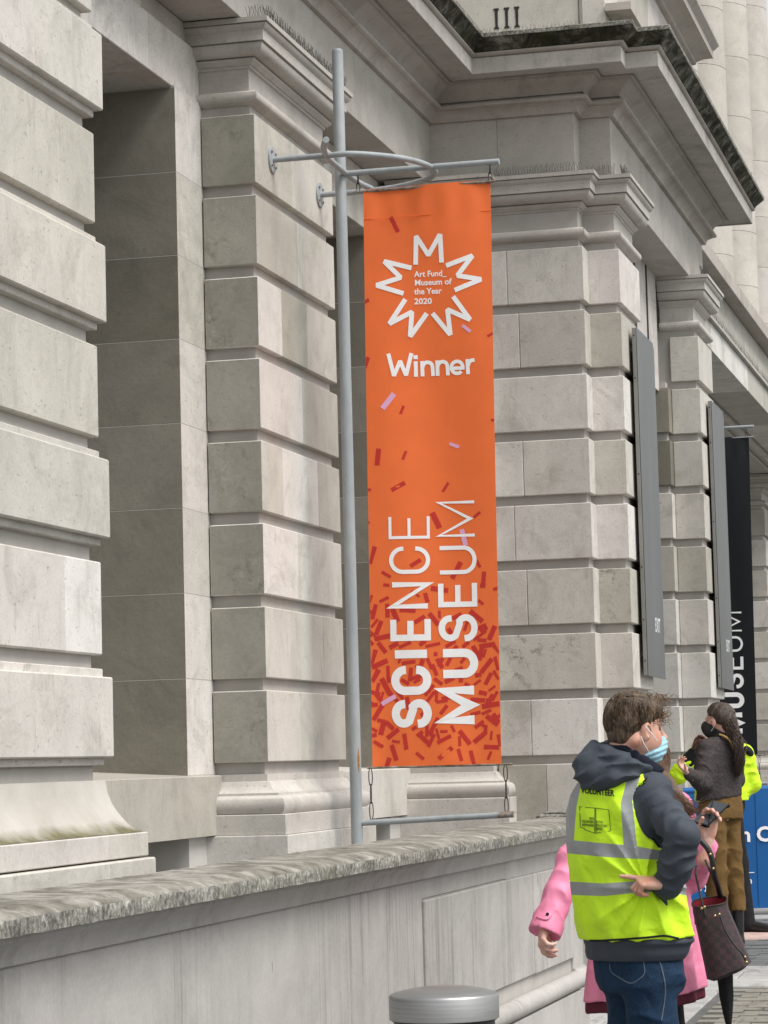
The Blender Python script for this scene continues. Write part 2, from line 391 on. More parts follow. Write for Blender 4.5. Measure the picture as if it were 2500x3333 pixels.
# ---- jambs, sill and lintel of the window bay beside it
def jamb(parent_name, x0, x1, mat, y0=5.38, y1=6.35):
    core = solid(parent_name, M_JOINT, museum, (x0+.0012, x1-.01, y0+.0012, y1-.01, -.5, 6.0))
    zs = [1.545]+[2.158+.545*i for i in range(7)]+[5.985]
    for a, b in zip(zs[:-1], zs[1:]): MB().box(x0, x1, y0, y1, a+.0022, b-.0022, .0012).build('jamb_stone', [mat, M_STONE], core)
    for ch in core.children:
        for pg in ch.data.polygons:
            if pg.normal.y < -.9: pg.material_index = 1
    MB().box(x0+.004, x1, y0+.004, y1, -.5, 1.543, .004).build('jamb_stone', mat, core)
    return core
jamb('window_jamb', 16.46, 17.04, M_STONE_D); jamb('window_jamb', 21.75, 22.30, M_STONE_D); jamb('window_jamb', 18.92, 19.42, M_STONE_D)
lint = solid('lintel_wall', M_MORTAR, museum, (12.7, 22.4, 5.47, 6.4, 6.0, 6.52))
for x0, x1, in ((12.7, 14.35), (14.352, 16.0), (16.002, 17.03), (18.9, 20.4), (20.402, 22.42)):
    MB().box(x0, x1, 5.395, 6.3, 5.99, 6.36, .005).build('lintel_stone', M_STONE, lint)
    MB().box(x0, x1, 5.44, 6.3, 6.362, 6.525, .004).build('lintel_stone', M_STONE, lint)
for nm, x0, x1 in (('window_sill', 12.75, 16.98), ('window_sill', 18.97, 22.28)):
    s = MB(); poly = [(5.32, 1.157), (5.32, 1.535), (5.325, 1.54), (5.44, 1.548), (6.3, 1.60), (6.3, 1.157)]
    s.prism(poly, 0, x0, (x0+x1)/2-.001); s.prism(poly, 0, (x0+x1)/2+.001, x1); s.build(nm, M_STONE, museum)
for nm, x0, x1 in (('window', 13.2, 16.46), ('window', 19.42, 21.75)):
    w = solid(nm, M_FRAME, museum, (x0, x0+.09, 6.2, 6.28, 1.6, 5.99), (x1-.09, x1, 6.2, 6.28, 1.6, 5.99), ((x0+x1)/2-.05, (x0+x1)/2+.05, 6.2, 6.28, 1.6, 5.99),
              (x0, x1, 6.2, 6.279, 5.85, 5.989), (x0, x1, 6.2, 6.279, 3.8, 3.9), (x0, x1, 6.2, 6.279, 1.6, 1.72))
    for i in range(2):
        for za, zb in ((1.7, 3.82), (3.88, 5.86)):
            xa, xb = ((x0+.05, (x0+x1)/2), ((x0+x1)/2, x1-.05))[i]; solid('pane', M_GLASS, w, (xa, xb, 6.235, 6.242, za, zb))
# wall below the sills, in the area behind the parapet
for bb in ((12.4, 16.45, 5.95, 6.3, -.6, 1.156), (16.47, 17.0, 5.55, 6.3, -.6, 1.156), (18.9, 22.3, 5.9, 6.3, -.6, 1.156)): solid('basement_wall', M_STONE, museum, bb)

# ---- near pavilion at the edge of the picture: courses stand proud in turn
pier1 = solid('pier', M_MORTAR, museum, (8.6, 12.765, 4.665, 6.3, -.5, 5.93))
JX = {0: [9.9, 11.75], 1: [10.6, 12.3], 2: [9.6, 11.35], 3: [10.4, 11.70], 4: [11.15], 5: [9.8, 12.32], 6: [10.5, 11.9], 7: [11.2]}
for k in range(8):
    z0, z1 = cz(k), cz(k)+.465; xs = [8.6]+JX[k]+[12.81]
    for i in range(len(xs)-1):
        a = xs[i]+(.0012 if i else 0); b = xs[i+1]-(.0012 if i < len(xs)-2 else 0)
        mb = MB()
        if k % 2 == 0:
            mb.box(a, b, 4.62, 5.0, z0, z1+.012, .004); mb.box(a, b+(.03 if i == len(xs)-2 else 0), 4.578, 4.66, z0+.038, z1-.03, .007)
        else: mb.box(a, b, 4.62, 5.0, z0, z1, .007)
        mb.build('stone_block', M_STONE, pier1)
moulding('capital', CAP, [(8.6, 4.62), (12.81, 4.62), (12.81, 5.4)], pier1, M_MOULD)
B1 = [(.002, 1.546), (.011, 1.483), (.028, 1.427), (.046, 1.39), (.065, 1.36), (.090, 1.325), (.125, 1.294), (.150, 1.286)][::-1]
for i0, i1, in ((0, 1), (1, 2), (2, 4)):
    pth = [(8.6, 4.62), (10.9, 4.62), (12.36, 4.62), (12.81, 4.62), (12.81, 5.6)]
    mb = MB(); sweep(mb, B1, pth, i0, i1); mb.build('base_moulding', M_BASEMOSS, pier1, smooth=50)
for (x0, x1) in ((8.6, 10.6), (10.602, 11.42), (11.422, 12.40), (12.402, 12.81+.166)):
    MB().box(x0, x1, 4.62-.166, 5.6, 1.166, 1.284, .005).build('plinth_stone', M_STONE, pier1)
for (x0, x1) in ((8.6, 10.9), (10.902, 12.33), (12.332, 12.81+.195)):
    MB().box(x0, x1, 4.62-.195, 5.6, -.6, 1.158, .008).build('plinth_stone', M_STONE, pier1)
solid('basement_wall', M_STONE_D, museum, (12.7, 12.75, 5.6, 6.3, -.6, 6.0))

# ---- entrance pavilion
pav = solid('pavilion_wall', M_MORTAR, museum, (22.475, 23.4, 3.785, 6.4, -.5, 6.5), (22.735, 23.765, 3.515, 3.9, -.5, 6.5), (22.305, 22.6, 4.645, 6.0, -.5, 6.5))
for k in range(8):
    z0, z1 = cz(k), cz(k)+.465
    cut = (4.31 if k % 2 == 0 else (4.40 if k in (3, 7) else None))
    ys = [3.74]+([cut] if cut else [])+[4.60]
    for i in range(len(ys)-1): MB().box(22.43, 22.74, ys[i]+(.0012 if i else 0), ys[i+1]-.0012, z0, z1, .006).build('stone_block', M_STONE_L if k == 1 else M_STONE, pav)
    MB().box(22.25, 22.46, 4.59+.004, 5.37, z0, z1, .006).build('stone_block', M_STONE, pav)
    MB().box(22.69, 23.812, 3.47, 3.745, z0, z1, .006).build('stone_block', M_STONE_L if k == 2 else M_STONE, pav)
PVPATH = [(22.25, 5.37), (22.25, 4.59), (22.43, 4.59), (22.43, 3.74), (22.69, 3.74), (22.69, 3.47), (23.812, 3.47), (23.812, 3.80)]
moulding('capital', CAP, PVPATH, pav, M_MOULD)
moulding('base_moulding', BASE[3:], [(22.25, 5.45), (22.25, 4.59), (22.43, 4.59)], pav, M_MOULD, back=-.04)
stones(pav, [(22.105, 22.43, 4.45, 5.6, -.6, 1.28), (22.395, 22.75, 4.19, 4.59, -.6, 1.546), (22.395, 22.75, 3.708, 4.188, -.6, 1.546), (22.66, 23.84, 3.44, 3.80, -.6, 1.546)], M_STONE, 'plinth_stone', .005)
# doorway between the pavilion's two pilasters
solid('doorway_wall', M_STONE, museum, (23.80, 24.4, 3.80, 4.1, 1.0, 6.52), (24.4, 27.62, 3.86, 4.1, 5.32, 6.52), (24.75, 24.95, 3.82, 3.87, 5.36, 6.52), (25.35, 25.6, 3.83, 3.87, 5.36, 6.52))
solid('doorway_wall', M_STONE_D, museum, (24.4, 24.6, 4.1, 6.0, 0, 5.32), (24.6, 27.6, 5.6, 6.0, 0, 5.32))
solid('window_frame', M_FRAME, museum, (26.10, 26.14, 3.845, 3.88, 5.34, 6.51), (26.9, 26.93, 3.845, 3.88, 5.34, 6.51))
pier4 = solid('pier', M_MORTAR, museum, (27.845, 28.845, 3.505, 4.6, -.4, 6.0), (27.645, 27.9, 3.80, 4.6, -.4, 5.42))
for k in range(8):
    z0, z1 = cz(k), cz(k)+.465
    MB().box(27.80, 28.89, 3.46, 3.76, z0, z1, .006).build('stone_block', M_STONE, pier4)
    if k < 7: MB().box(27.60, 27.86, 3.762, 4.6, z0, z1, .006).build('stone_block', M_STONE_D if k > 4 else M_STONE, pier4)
moulding('capital', CAP, [(27.80, 3.86), (27.80, 3.46), (28.89, 3.46), (28.89, 3.86)], pier4, M_MOULD)
stones(pier4, [(27.57, 27.80, 3.73, 4.6, -.4, 1.546), (27.77, 28.92, 3.43, 4.6, -.4, 1.545)], M_STONE, 'plinth_stone', .005)

# ---- frieze
fr = solid('frieze', M_MORTAR, museum, (8.6, 12.74, 4.70, 5.6, 6.53, 7.3), (12.74, 22.5, 5.10, 5.6, 6.54, 7.3), (22.52, 28.86, 3.87, 5.6, 6.54, 7.3))
FS = M_MOULD
for b in [(8.6, 11.0, 4.67, 4.9, 6.517, 7.058), (11.002, 12.76, 4.67, 5.3, 6.517, 7.058), (12.762, 14.6, 5.047, 5.44, 6.526, 7.058), (14.602, 16.6, 5.047, 5.44, 6.526, 7.058), (16.602, 18.75, 5.047, 5.44, 6.526, 7.058),
          (18.752, 20.9, 5.047, 5.44, 6.526, 7.058), (20.902, 22.478, 5.047, 5.44, 6.526, 7.058), (22.48, 22.738, 4.46, 5.6, 6.517, 7.058), (22.48, 22.738, 3.79, 4.458, 6.517, 7.058),
          (22.74, 24.6, 3.52, 3.90, 6.517, 7.058), (24.602, 26.7, 3.52, 3.90, 6.517, 7.058), (26.702, 28.89, 3.52, 3.90, 6.517, 7.058)]:
    MB().box(*b, .003).build('frieze_stone', FS, fr)

# ---- main cornice: bed mouldings, corona and the mossy weathered top member
CPATH = [(8.6, 4.62), (12.81, 4.62), (12.81, 5.0), (22.43, 5.0), (22.43, 3.74), (22.69, 3.74), (22.69, 3.47), (28.95, 3.47), (28.95, 4.6)]
BED = [(-.05, 7.056), (-.012, 7.057), (-.010, 7.075), (.004, 7.105), (.036, 7.128), (.052, 7.134), (.052, 7.142), (.078, 7.144), (.092, 7.152), (.096, 7.164), (.092, 7.176), (.080, 7.184), (.028, 7.186), (.028, 7.206),
       (.056, 7.208), (.064, 7.234), (.088, 7.268), (.130, 7.296), (.160, 7.314), (.172, 7.332), (.172, 7.340), (.200, 7.342), (.200, 7.366)]
CORONA = [(.198, 7.366), (.222, 7.3665), (.222, 7.354), (.430, 7.350), (.430, 7.338), (.446, 7.336), (.449, 7.340), (.449, 7.470), (.44, 7.476)]
ROLL = [(.43, 7.477), (.458, 7.478), (.472, 7.486), (.480, 7.498), (.476, 7.510), (.468, 7.514)]
TOP = [(.44, 7.5145), (.482, 7.515), (.486, 7.530), (.505, 7.552), (.535, 7.580), (.556, 7.600), (.560, 7.612)]
FILLET = [(.50, 7.6125), (.574, 7.613), (.576, 7.645), (.562, 7.652), (.30, 7.668)]
cor = empty('cornice', (17, 5, 7.0), parent=museum)
moulding('cornice', BED, CPATH, cor, M_CORNICE, 1.7, 'bed_moulding_stone', back=-.14)
p2, rng = cut_path(CPATH, 1.7)
for i0, i1 in rng:
    mb = MB(); sweep(mb, CORONA, p2, i0, i1, -.1); mb.build('corona_stone', M_DRIP, cor, smooth=30)
    mb = MB(); sweep(mb, ROLL, p2, i0, i1, -.1); mb.build('roll_moulding_stone', M_CORNICE, cor, smooth=40); mb = MB(); sweep(mb, FILLET, p2, i0, i1, -.1); mb.build('cornice_fillet_stone', M_COPING, cor, smooth=30)
    mb = MB(); sweep(mb, TOP, p2, i0, i1, -.1); mb.build('cornice_cap_stone', M_MOSSY, cor, smooth=40)
# ---- upper wall and the pavilion's attic block with its incised numeral
for bb in ((8.6, 22.6, 5.35, 6.4, 7.25, 16.0), (22.62, 30.5, 4.9, 6.28, 7.25, 9.6), (29.0, 62.0, 6.3, 6.8, 6.5, 20.0)): solid('upper_wall', M_STONE, museum, bb)
att = solid('attic_block', M_MORTAR, museum, (22.66, 28.3, 3.60, 5.4, 7.3, 9.35))
stones(att, [(22.60, 22.9, 3.74, 4.90, 7.60, 8.45), (22.60, 22.9, 4.902, 5.6, 7.60, 8.45), (22.60, 22.9, 3.72, 5.6, 8.452, 9.4), (22.56, 23.3, 3.50, 3.70, 7.60, 9.0), (22.62, 22.9, 3.70, 3.738, 7.6, 9.4),
             (23.302, 25.4, 3.53, 3.8, 7.6, 9.0), (25.402, 28.60, 3.53, 3.8, 7.6, 9.0)], M_STONE, 'attic_stone', .004)
moulding('attic_cornice', [(0, 8.95), (.02, 8.96), (.03, 8.99), (.10, 9.03), (.14, 9.05), (.19, 9.055), (.19, 9.13), (.25, 9.2), (.25, 9.24)], [(22.58, 5.4), (22.58, 3.50), (28.60, 3.50), (28.60, 4.4)], att, M_CORNICE)
solid('attic_rail', M_CORNICE, att, (22.50, 23.25, 3.27, 3.49, 7.92, 7.985))
M_BLACK = plain('black_letter_paint', (0.012, 0.012, 0.012), 0.6)
M_GOLD = plain('gilded_letter', (0.55, 0.34, 0.10), 0.35, 0.8)
for y in (4.455, 4.365, 4.275):
    mb = MB(); mb.prism([(y+.023, 8.058), (y+.023, 8.045), (y+.013, 8.03), (y+.010, 7.90), (y+.022, 7.886), (y+.022, 7.875), (y-.022, 7.875), (y-.022, 7.886), (y-.010, 7.90), (y-.013, 8.03), (y-.023, 8.045), (y-.023, 8.058)], 0, 22.594, 22.62); mb.build('numeral', M_BLACK, att)
def text_mesh(body, size, bold=0.0, align='LEFT', space=1.0):
    cu = bpy.data.curves.new('t', 'FONT'); cu.body = body; cu.size = size; cu.offset = bold; cu.align_x = align; cu.space_character = space; cu.resolution_u = 3
    o = bpy.data.objects.new('t', cu); COL.objects.link(o); dg = bpy.context.evaluated_depsgraph_get(); dg.update()
    me = bpy.data.meshes.new_from_object(o.evaluated_get(dg)); bpy.data.objects.remove(o); bpy.data.curves.remove(cu)
    vs = [tuple(v.co) for v in me.vertices]; fs = [tuple(p.vertices) for p in me.polygons]; bpy.data.meshes.remove(me); return vs, fs
vs, fs = text_mesh('SCIENCE MUSEUM', 0.36)
mb = MB(); mb.add([(24.0+x*1.15, 3.524, 8.05+y) for x, y, z in vs], fs); mb.build('lettering', M_GOLD, att, recalc=False)

# ---- porch beyond the pavilion: architrave, shelf, frieze, cornice and giant columns above
por = solid('porch_entablature', M_MORTAR, museum, (28.93, 60, 4.05, 5.5, 6.53, 7.6))
for x0, x1 in ((28.95, 33), (33.002, 37), (37.002, 41), (41.002, 46), (46.002, 60)):
    MB().box(x0, x1, 3.95, 4.5, 6.515, 6.86, .004).build('architrave_stone', M_STONE, por)
    MB().box(x0, x1, 3.90, 4.5, 6.862, 6.90, .004).build('architrave_stone', M_MOULD, por)
    MB().box(x0, x1, 3.98, 4.5, 6.902, 7.43, .004).build('frieze_stone', M_STONE, por)
    MB().box(x0, x1, 3.80, 4.6, 7.44, 7.62, .006).build('corona_stone', M_CORNICE, por)
    MB().box(x0, x1, 4.2, 6.4, 7.622, 7.70, .006).build('cornice_cap_stone', M_MOULD, por)
solid('porch_ceiling', M_MOULD, museum, (28.95, 60, 4.5, 6.5, 6.56, 6.62), (28.95, 60, 4.52, 4.62, 6.47, 6.56), (28.95, 60, 4.75, 4.80, 6.50, 6.56))
solid('porch_wall', M_STONE, museum, (28.9, 60, 6.4, 6.8, -.2, 6.6), (28.85, 29.0, 3.9, 6.4, 0, 6.5))
M_COLUMN = stone_mat('column_stone', [(0.55, 0.52, 0.47), (0.50, 0.47, 0.425), (0.58, 0.55, 0.51)], 0.25, streak=0.35)
for i in range(5):
    xc = 34.4+3.6*i; yc = 5.15; col_ = MB().box(xc-.85, xc+.85, yc-.82, yc+.82, 7.70, 7.86, .01).build('column', M_MOULD, museum)
    MB().lathe([(.80, 7.861), (.83, 7.90), (.84, 7.94), (.82, 7.99), (.78, 8.02), (.70, 8.03), (.66, 8.05), (.65, 8.10), (.68, 8.115), (.72, 8.13), (.735, 8.165), (.72, 8.20), (.68, 8.215), (.62, 8.22), (.60, 8.26), (.57, 8.3)], (xc, yc), 40).build('column_base', M_MOULD, col_, smooth=35)
    z = 8.302
    for j in range(9):
        h = 1.02 if (j+i) % 2 else 0.92; r = .562-.0035*j
        MB().lathe([(r-.006, z), (r, z+.006), (r-.003, z+h-.009), (r-.009, z+h-.003)], (xc, yc), 40).build('column_drum', M_COLUMN, col_, smooth=40); z += h
# far pier past the porch
pier5 = solid('pier', M_MORTAR, museum, (48.445, 50.3, 5.005, 6.4, -.2, 5.93))
for k in range(8): MB().box(48.40, 50.35, 4.96, 5.5, cz(k), cz(k)+.465, .006).build('stone_block', M_STONE, pier5)
moulding('capital', CAP, [(48.40, 5.5), (48.40, 4.96), (50.35, 4.96), (50.35, 5.5)], pier5, M_MOULD)
moulding('base_moulding', BASE[3:], [(48.40, 5.6), (48.40, 4.96), (50.35, 4.96), (50.35, 5.6)], pier5, M_MOULD, back=-.05)
solid('plinth_stone', M_STONE, pier5, (48.2, 50.5, 4.80, 6, -.2, 1.15))

# ---- bird spikes on the ledges
def spikes(name, a, b, step=.021, h=.095, lean=.035, n=2, fan=(0, -1)):
    a = np.array(a, float); b = np.array(b, float); L = np.linalg.norm(b-a); d = (b-a)/L; nrm = np.array([fan[0], fan[1], 0.0]); mb = MB(); step = max(step, .024); k = int(L/step)
    for i in range(k):
        p = a+d*(i+.5)*step
        for sgn in ((-1, 1) if n < 3 else (-1, 0, 1)):
            hh = h*random.uniform(.9, 1.05); top = p+d*(sgn*.022+random.gauss(0, .004))+nrm*((.02 if i % 2 else -.012)+random.gauss(0, .005))+np.array([0, 0, hh])
            mb.tube([p, top], [.0016, .0013], 3, False)
    o = mb.build(name, M_WIRE, museum, recalc=False); o['kind'] = 'stuff'; return o
spikes('bird_spike_strip', (16.93, 4.90, 6.516), (19.0, 4.90, 6.516), n=3); spikes('bird_spike_strip', (16.93, 4.90, 6.516), (16.93, 5.04, 6.516), n=3, fan=(-1, 0))
spikes('bird_spike_strip', (22.40, 4.55, 6.516), (22.40, 3.72, 6.516), .017, .10, .012, 2, (-1, 0)); spikes('bird_spike_strip', (22.66, 3.72, 6.516), (22.66, 3.46, 6.516), .017, .11, .03, 3, (-1, 0))
spikes('bird_spike_strip', (22.66, 3.42, 6.516), (23.9, 3.42, 6.516), .024, .11, .03, 3)
spikes('bird_spike_strip', (22.25, 4.86, 7.66), (22.25, 3.62, 7.66), .035, .13, .014, 2, (-1, 0)); spikes('bird_spike_strip', (22.5, 3.05, 7.655), (29.3, 3.05, 7.655), .05, .12, .03, 2)
spikes('bird_spike_strip', (13.3, 4.7, 7.66), (22.1, 4.7, 7.66), .05, .13, .03, 2)
spikes('bird_spike_strip', (27.75, 3.40, 6.516), (28.95, 3.40, 6.516), .03, .12, .04, 3)
spikes('bird_spike_strip', (29.1, 3.92, 6.90), (45, 3.92, 6.90), .07, .10, .02, 1); spikes('bird_spike_strip', (29.3, 4.1, 7.62), (45, 4.1, 7.62), .07, .12, .04, 2)

# ================================================================== parapet wall in front of the area
YW = 2.50
para = empty('parapet_wall', (10.0, YW, ground_z(10.0)))
tag(para, 'long low stone parapet wall with lichen-stained coping running past the banner pole', 'wall')
core = solid('wall_core', M_MORTAR, para, (4.6, 14.25, YW+.012, YW+.24, -.6, 1.2))
cxs = [4.6, 6.75, 7.56, 8.34, 9.3, 10.85, 11.95, 13.1, 14.35]
for i, (a, b) in enumerate(zip(cxs[:-1], cxs[1:])):
    # rough-edged coping stone: subdivided and jittered
    bm = bmesh.new(); bmesh.ops.create_cube(bm, size=1.0)
    bmesh.ops.subdivide_edges(bm, edges=[e for e in bm.edges if abs((e.verts[0].co-e.verts[1].co).x) > .5], cuts=int((b-a)/.045))
    bmesh.ops.subdivide_edges(bm, edges=[e for e in bm.edges if abs((e.verts[0].co-e.verts[1].co).y) > .5], cuts=4)
    bmesh.ops.subdivide_edges(bm, edges=[e for e in bm.edges if abs((e.verts[0].co-e.verts[1].co).z) > .5], cuts=2)
    for v in bm.verts:
        q = v.co; x = a+.002+(q.x+.5)*(b-a-.004); y = 2.395+(q.y+.5)*.285; z = 1.216+(q.z+.5)*.060
        if q.z > .4: z += .010*(q.y+.5)-(.011 if q.y < -.45 else 0)
        if q.y < -.45: y += random.uniform(-.001, .002)+(.010 if q.z > .4 else 0)
        z += random.uniform(-.0010, .0010); v.co = (x, y, z)
    me = bpy.data.meshes.new('coping_stone'); bm.to_mesh(me); bm.free()
    me.polygons.foreach_set('use_smooth', [True]*len(me.polygons)); me.set_sharp_from_angle(angle=math.radians(50))
    oc = link('coping_stone', me, [M_COPING, M_COPTOP], para)
    for pg in oc.data.polygons:
        if pg.normal.z > .45: pg.material_index = 1
PM = [(.012, 1.131), (.018, 1.135), (.020, 1.150), (.024, 1.158), (.034, 1.178), (.052, 1.192), (.056, 1.195), (.058, 1.214)]
ppath = [(4.6, YW), (14.25, YW), (14.25, YW+.3)]
moulding('cope_moulding', PM, ppath, para, M_WALL, 2.4, 'bed_moulding_stone', back=-.02)
wx = [4.6, 6.3, 7.55, 9.05, 10.6]
for i in range(4): MB().box(wx[i]+.001, wx[i+1]-.001, YW, YW+.2, .2, 1.132, .005).build('wall_slab', M_WALL_S if i == 3 else M_WALL, para)
MB().box(10.602, 12.30, YW+.006, YW+.2, 1.052, 1.132, .003).build('wall_slab', M_WALL, para); MB().box(12.302, 14.0, YW+.006, YW+.2, 1.046, 1.132, .003).build('wall_slab', M_WALL, para)
for a, b, t_ in ((10.62, 11.75, 0), (11.752, 12.9, .004), (12.902, 13.95, -.002)): MB().box(a, b, YW-.008+t_, YW+.2, .572, 1.047, .006).build('wall_panel', M_WALL_S, para)
for a, b in ((10.62, 12.2), (12.202, 13.95)):
    MB().box(a, b, YW+.03, YW+.2, .50, .570, .003).build('wall_slab', M_WALL, para)
    mb = MB(); mb.tube([(a+.001, YW-.02, .462), (b-.001, YW-.02, .462)], .046, 14); mb.build('torus_moulding', M_WALL, para, smooth=40)
    MB().box(a, b, YW+.01, YW+.2, .416, .498, .003).build('wall_slab', M_WALL, para)
    MB().box(a, b, YW-.045, YW+.2, -.6, .412, .006).build('plinth_stone', M_WALL, para)
MB().box(13.952, 14.24, YW-.004, YW+.26, .51, 1.13, .006).build('end_pier_stone', M_WALL, para); MB().box(13.952, 14.24, YW-.03, YW+.26, -.6, .41, .006).build('end_pier_stone', M_WALL, para)
mb = MB(); sweep(mb, [(.0, .41), (.03, .418), (.048, .44), (.052, .462), (.046, .486), (.03, .502), (.012, .506), (.01, .515)], [(13.952, YW), (14.24, YW), (14.24, YW+.28)]); mb.build('torus_moulding', M_WALL, para, smooth=40)
ret = empty('parapet_return', (17.5, 3.0, ground_z(17.5)))
tag(ret, 'short dark stone return wall with flat cap behind the far end of the parapet', 'wall')
MB().box(17.45, 17.75, 2.45, 3.31, -.3, 1.165, .006).build('wall_slab', M_WALL, ret)
MB().box(17.38, 17.82, 2.40, 3.33, 1.168, 1.235, .012).build('coping_stone', M_COPING, ret); MB().box(17.44, 17.76, 2.44, 3.29, 1.237, 1.25, .004).build('coping_stone', M_COPING, ret)
# ================================================================== ground
def paving_mat(name, cols, scale=3.0, bump=.5, rough=.85):
    t = NT(name); P = t.pos(); oi = t.new('ShaderNodeObjectInfo')
    c = t.ramp(oi.outputs['Random'], [(i/(len(cols)-1), k) for i, k in enumerate(cols)])
    c = t.mix(1.0, c, t.ramp(t.noise(P, scale, 7, .7), [(.3, G(.72)), (.7, G(1.18))]), 'MULTIPLY')
    d = t.ramp(t.noise(t.pos((1, 3, 1)), 2.4, 6, .7, .8), [(.55, G(0)), (.62, G(1))]); c = t.mix(t.math('MULTIPLY', d, .3), c, (.06, .06, .058, 1))
    t.bump(t.noise(P, 25, 7, .7), bump, .006)
    return t.fin(c, rough, spec=.3)
M_GROUND = paving_mat('street_asphalt', [(.10, .10, .10), (.13, .13, .125)])
M_SLAB = paving_mat('granite_paving', [(.33, .325, .32), (.40, .395, .385), (.36, .35, .345)])
M_SETT = paving_mat('brown_setts', [(.20, .185, .155), (.25, .235, .20), (.17, .16, .14), (.28, .26, .22)], 8)
M_DARK = paving_mat('dark_setts', [(.13, .135, .14), (.165, .17, .175)], 6)
M_PINKP = paving_mat('pink_granite', [(.47, .34, .31), (.52, .39, .355)], 5)
def gpoly(pts, dz):
    return [(x, y, ground_z(x)+dz) for x, y in pts]
mb = MB(); xs = [-60, 0, 9, 20, 60, 400]
vs = []; fs = []
for x in xs:
    for y in (-300, 2.3, 20): vs.append((x, y, ground_z(min(x, 60))-.004*0 if y < 10 else ground_z(min(x, 60))-.02))
for i in range(len(xs)-1):
    for j in range(2): fs.append((i*3+j, (i+1)*3+j, (i+1)*3+j+1, i*3+j+1))
mb.add(vs, fs); ground = mb.build('ground', M_GROUND); ground['kind'] = 'structure'
pav_ = empty('pavement', (15, 1.5, ground_z(15))); pav_['kind'] = 'structure'
def slab(par, name, mat, quad, t=.03, g=.004):
    q = np.array(quad, float); c = q.mean(0); q = c+(q-c)*(1-2*g/np.linalg.norm(q[2]-q[0])*1.4)
    n = 4; top = [(x, y, ground_z(x)+.012) for x, y in q]; bot = [(x, y, ground_z(x)-t) for x, y in q]
    qi = c+(q-c)*.985; top = [(x, y, ground_z(x)+.012) for x, y in qi]; mid = [(x, y, ground_z(x)+.006) for x, y in q]
    mb = MB(); mb.add(top+mid+bot, [(0, 1, 2, 3)]+[(i, (i+1) % 4, 4+(i+1) % 4, 4+i) for i in range(4)]+[(4+i, 4+(i+1) % 4, 8+(i+1) % 4, 8+i) for i in range(4)])
    return mb.build(name, mat, par)
def gp(u, v): p = on_ground(u, v); return np.array(p[:2])
# light slabs beside the parapet, in running bond
far_edge = gp(2400, 3212)[0]
BAND1 = gp(2440, 3150)[0]; BAND2 = gp(2450, 3062)[0]; BAND3 = gp(2450, 3028)[0]; BAND4 = gp(2450, 3012)[0]
EDGE_Y = 2.055
row = 0; x = 8.2
while x < BAND1:
    d = min(.42, BAND1-x); y = EDGE_Y if x+d < far_edge else -1.6+(.33 if row % 2 else 0)
    while y < (2.44 if x < 14.3 else 3.4):
        w = .66 if x+d >= far_edge else .45
        if y > -.2: slab(pav_, 'paving_slab', M_SLAB, [(x, y), (x+d, y), (x+d, y+w), (x, y+w)])
        y += w
    x += .42; row += 1
# brown setts inside the carpet, dark setts and the pink band beyond
def sett_field(name, mat, x0, x1, y0, y1, sx, sy, test=None):
    mb = MB(); x = x0; r = 0
    while x < x1-1e-4:
        y = y0+(sy/2 if r % 2 else 0); xe = min(x+sx, x1)
        while y < y1:
            if test is None or test((x+sx/2, y+sy/2)):
                h = random.uniform(.004, .012); a, b, c_, d_ = x+.004, xe-.004, y+.004, y+sy-.004
                mb.add([(a, c_, ground_z(a)+h), (b, c_, ground_z(b)+h), (b, d_, ground_z(b)+h), (a, d_, ground_z(a)+h), (a, c_, ground_z(a)-.02), (b, c_, ground_z(b)-.02), (b, d_, ground_z(b)-.02), (a, d_, ground_z(a)-.02)],
                       [(0, 1, 2, 3), (0, 4, 5, 1), (1, 5, 6, 2), (2, 6, 7, 3), (3, 7, 4, 0)])
            y += sy
        x += sx; r += 1
    o = mb.build(name, mat, pav_); o['kind'] = 'stuff'; return o
sett_field('brown_setts', M_SETT, 12.0, far_edge, -2.2, EDGE_Y-.19, .11, .20)
sett_field('dark_setts', M_DARK, BAND1, BAND2, -2.5, 3.4, .12, .24)
for i in range(14): slab(pav_, 'pink_paving_slab', M_PINKP, [(BAND2, -2.5+.45*i), (BAND3, -2.5+.45*i), (BAND3, -2.05+.45*i), (BAND2, -2.05+.45*i)])
sett_field('dark_setts', M_DARK, BAND3, BAND3+.9, -2.5, 3.4, .12, .24)
for r_ in range(6):
    for i in range(8):
        x = BAND3+.9+.62*r_; y = -2.4+.66*i+(.33 if r_ % 2 else 0); slab(pav_, 'paving_slab', M_SLAB, [(x, y), (x+.62, y), (x+.62, y+.66), (x, y+.66)])

# ================================================================== banner pole with its bracket
def galv_mat():
    t = NT('grey_painted_steel'); P = t.pos()
    c = t.ramp(t.noise(t.pos((1, 1, .35)), 9, 6, .65), [(.3, (.25, .275, .285)), (.7, (.36, .385, .395))])
    sp = t.ramp(t.noise(P, 55, 3, .6), [(.68, G(0)), (.74, G(1))]); c = t.mix(t.math('MULTIPLY', sp, .35), c, (.16, .13, .11, 1))
    return t.fin(c, .5, .0, .45)
M_STEEL = galv_mat()
def rusty_mat():
    t = NT('rusty_steel'); P = t.pos(); c = t.ramp(t.noise(P, 14, 7, .7), [(.36, (.10, .055, .03)), (.5, (.22, .17, .13)), (.64, (.33, .33, .32))])
    return t.fin(c, .75, .1)
M_RUSTY = rusty_mat(); M_RUST = plain('rust_stain', (.28, .13, .035), .9, 0, .5, 30)
PX, PY, PZ = 17.98, 4.68, 5.667
pole = empty('banner_pole', (PX, PY, -.5)); tag(pole, 'tall grey steel banner pole with curved bracket bolted to the rusticated stone pier', 'pole', 'banner poles along the facade')
mb = MB(); mb.lathe([(.040, -.5), (.040, 3.0), (.039, 6.535), (.036, 6.548), (.030, 6.553)], (PX, PY), 24); mb.build('pole_shaft', M_STEEL, pole, smooth=40)
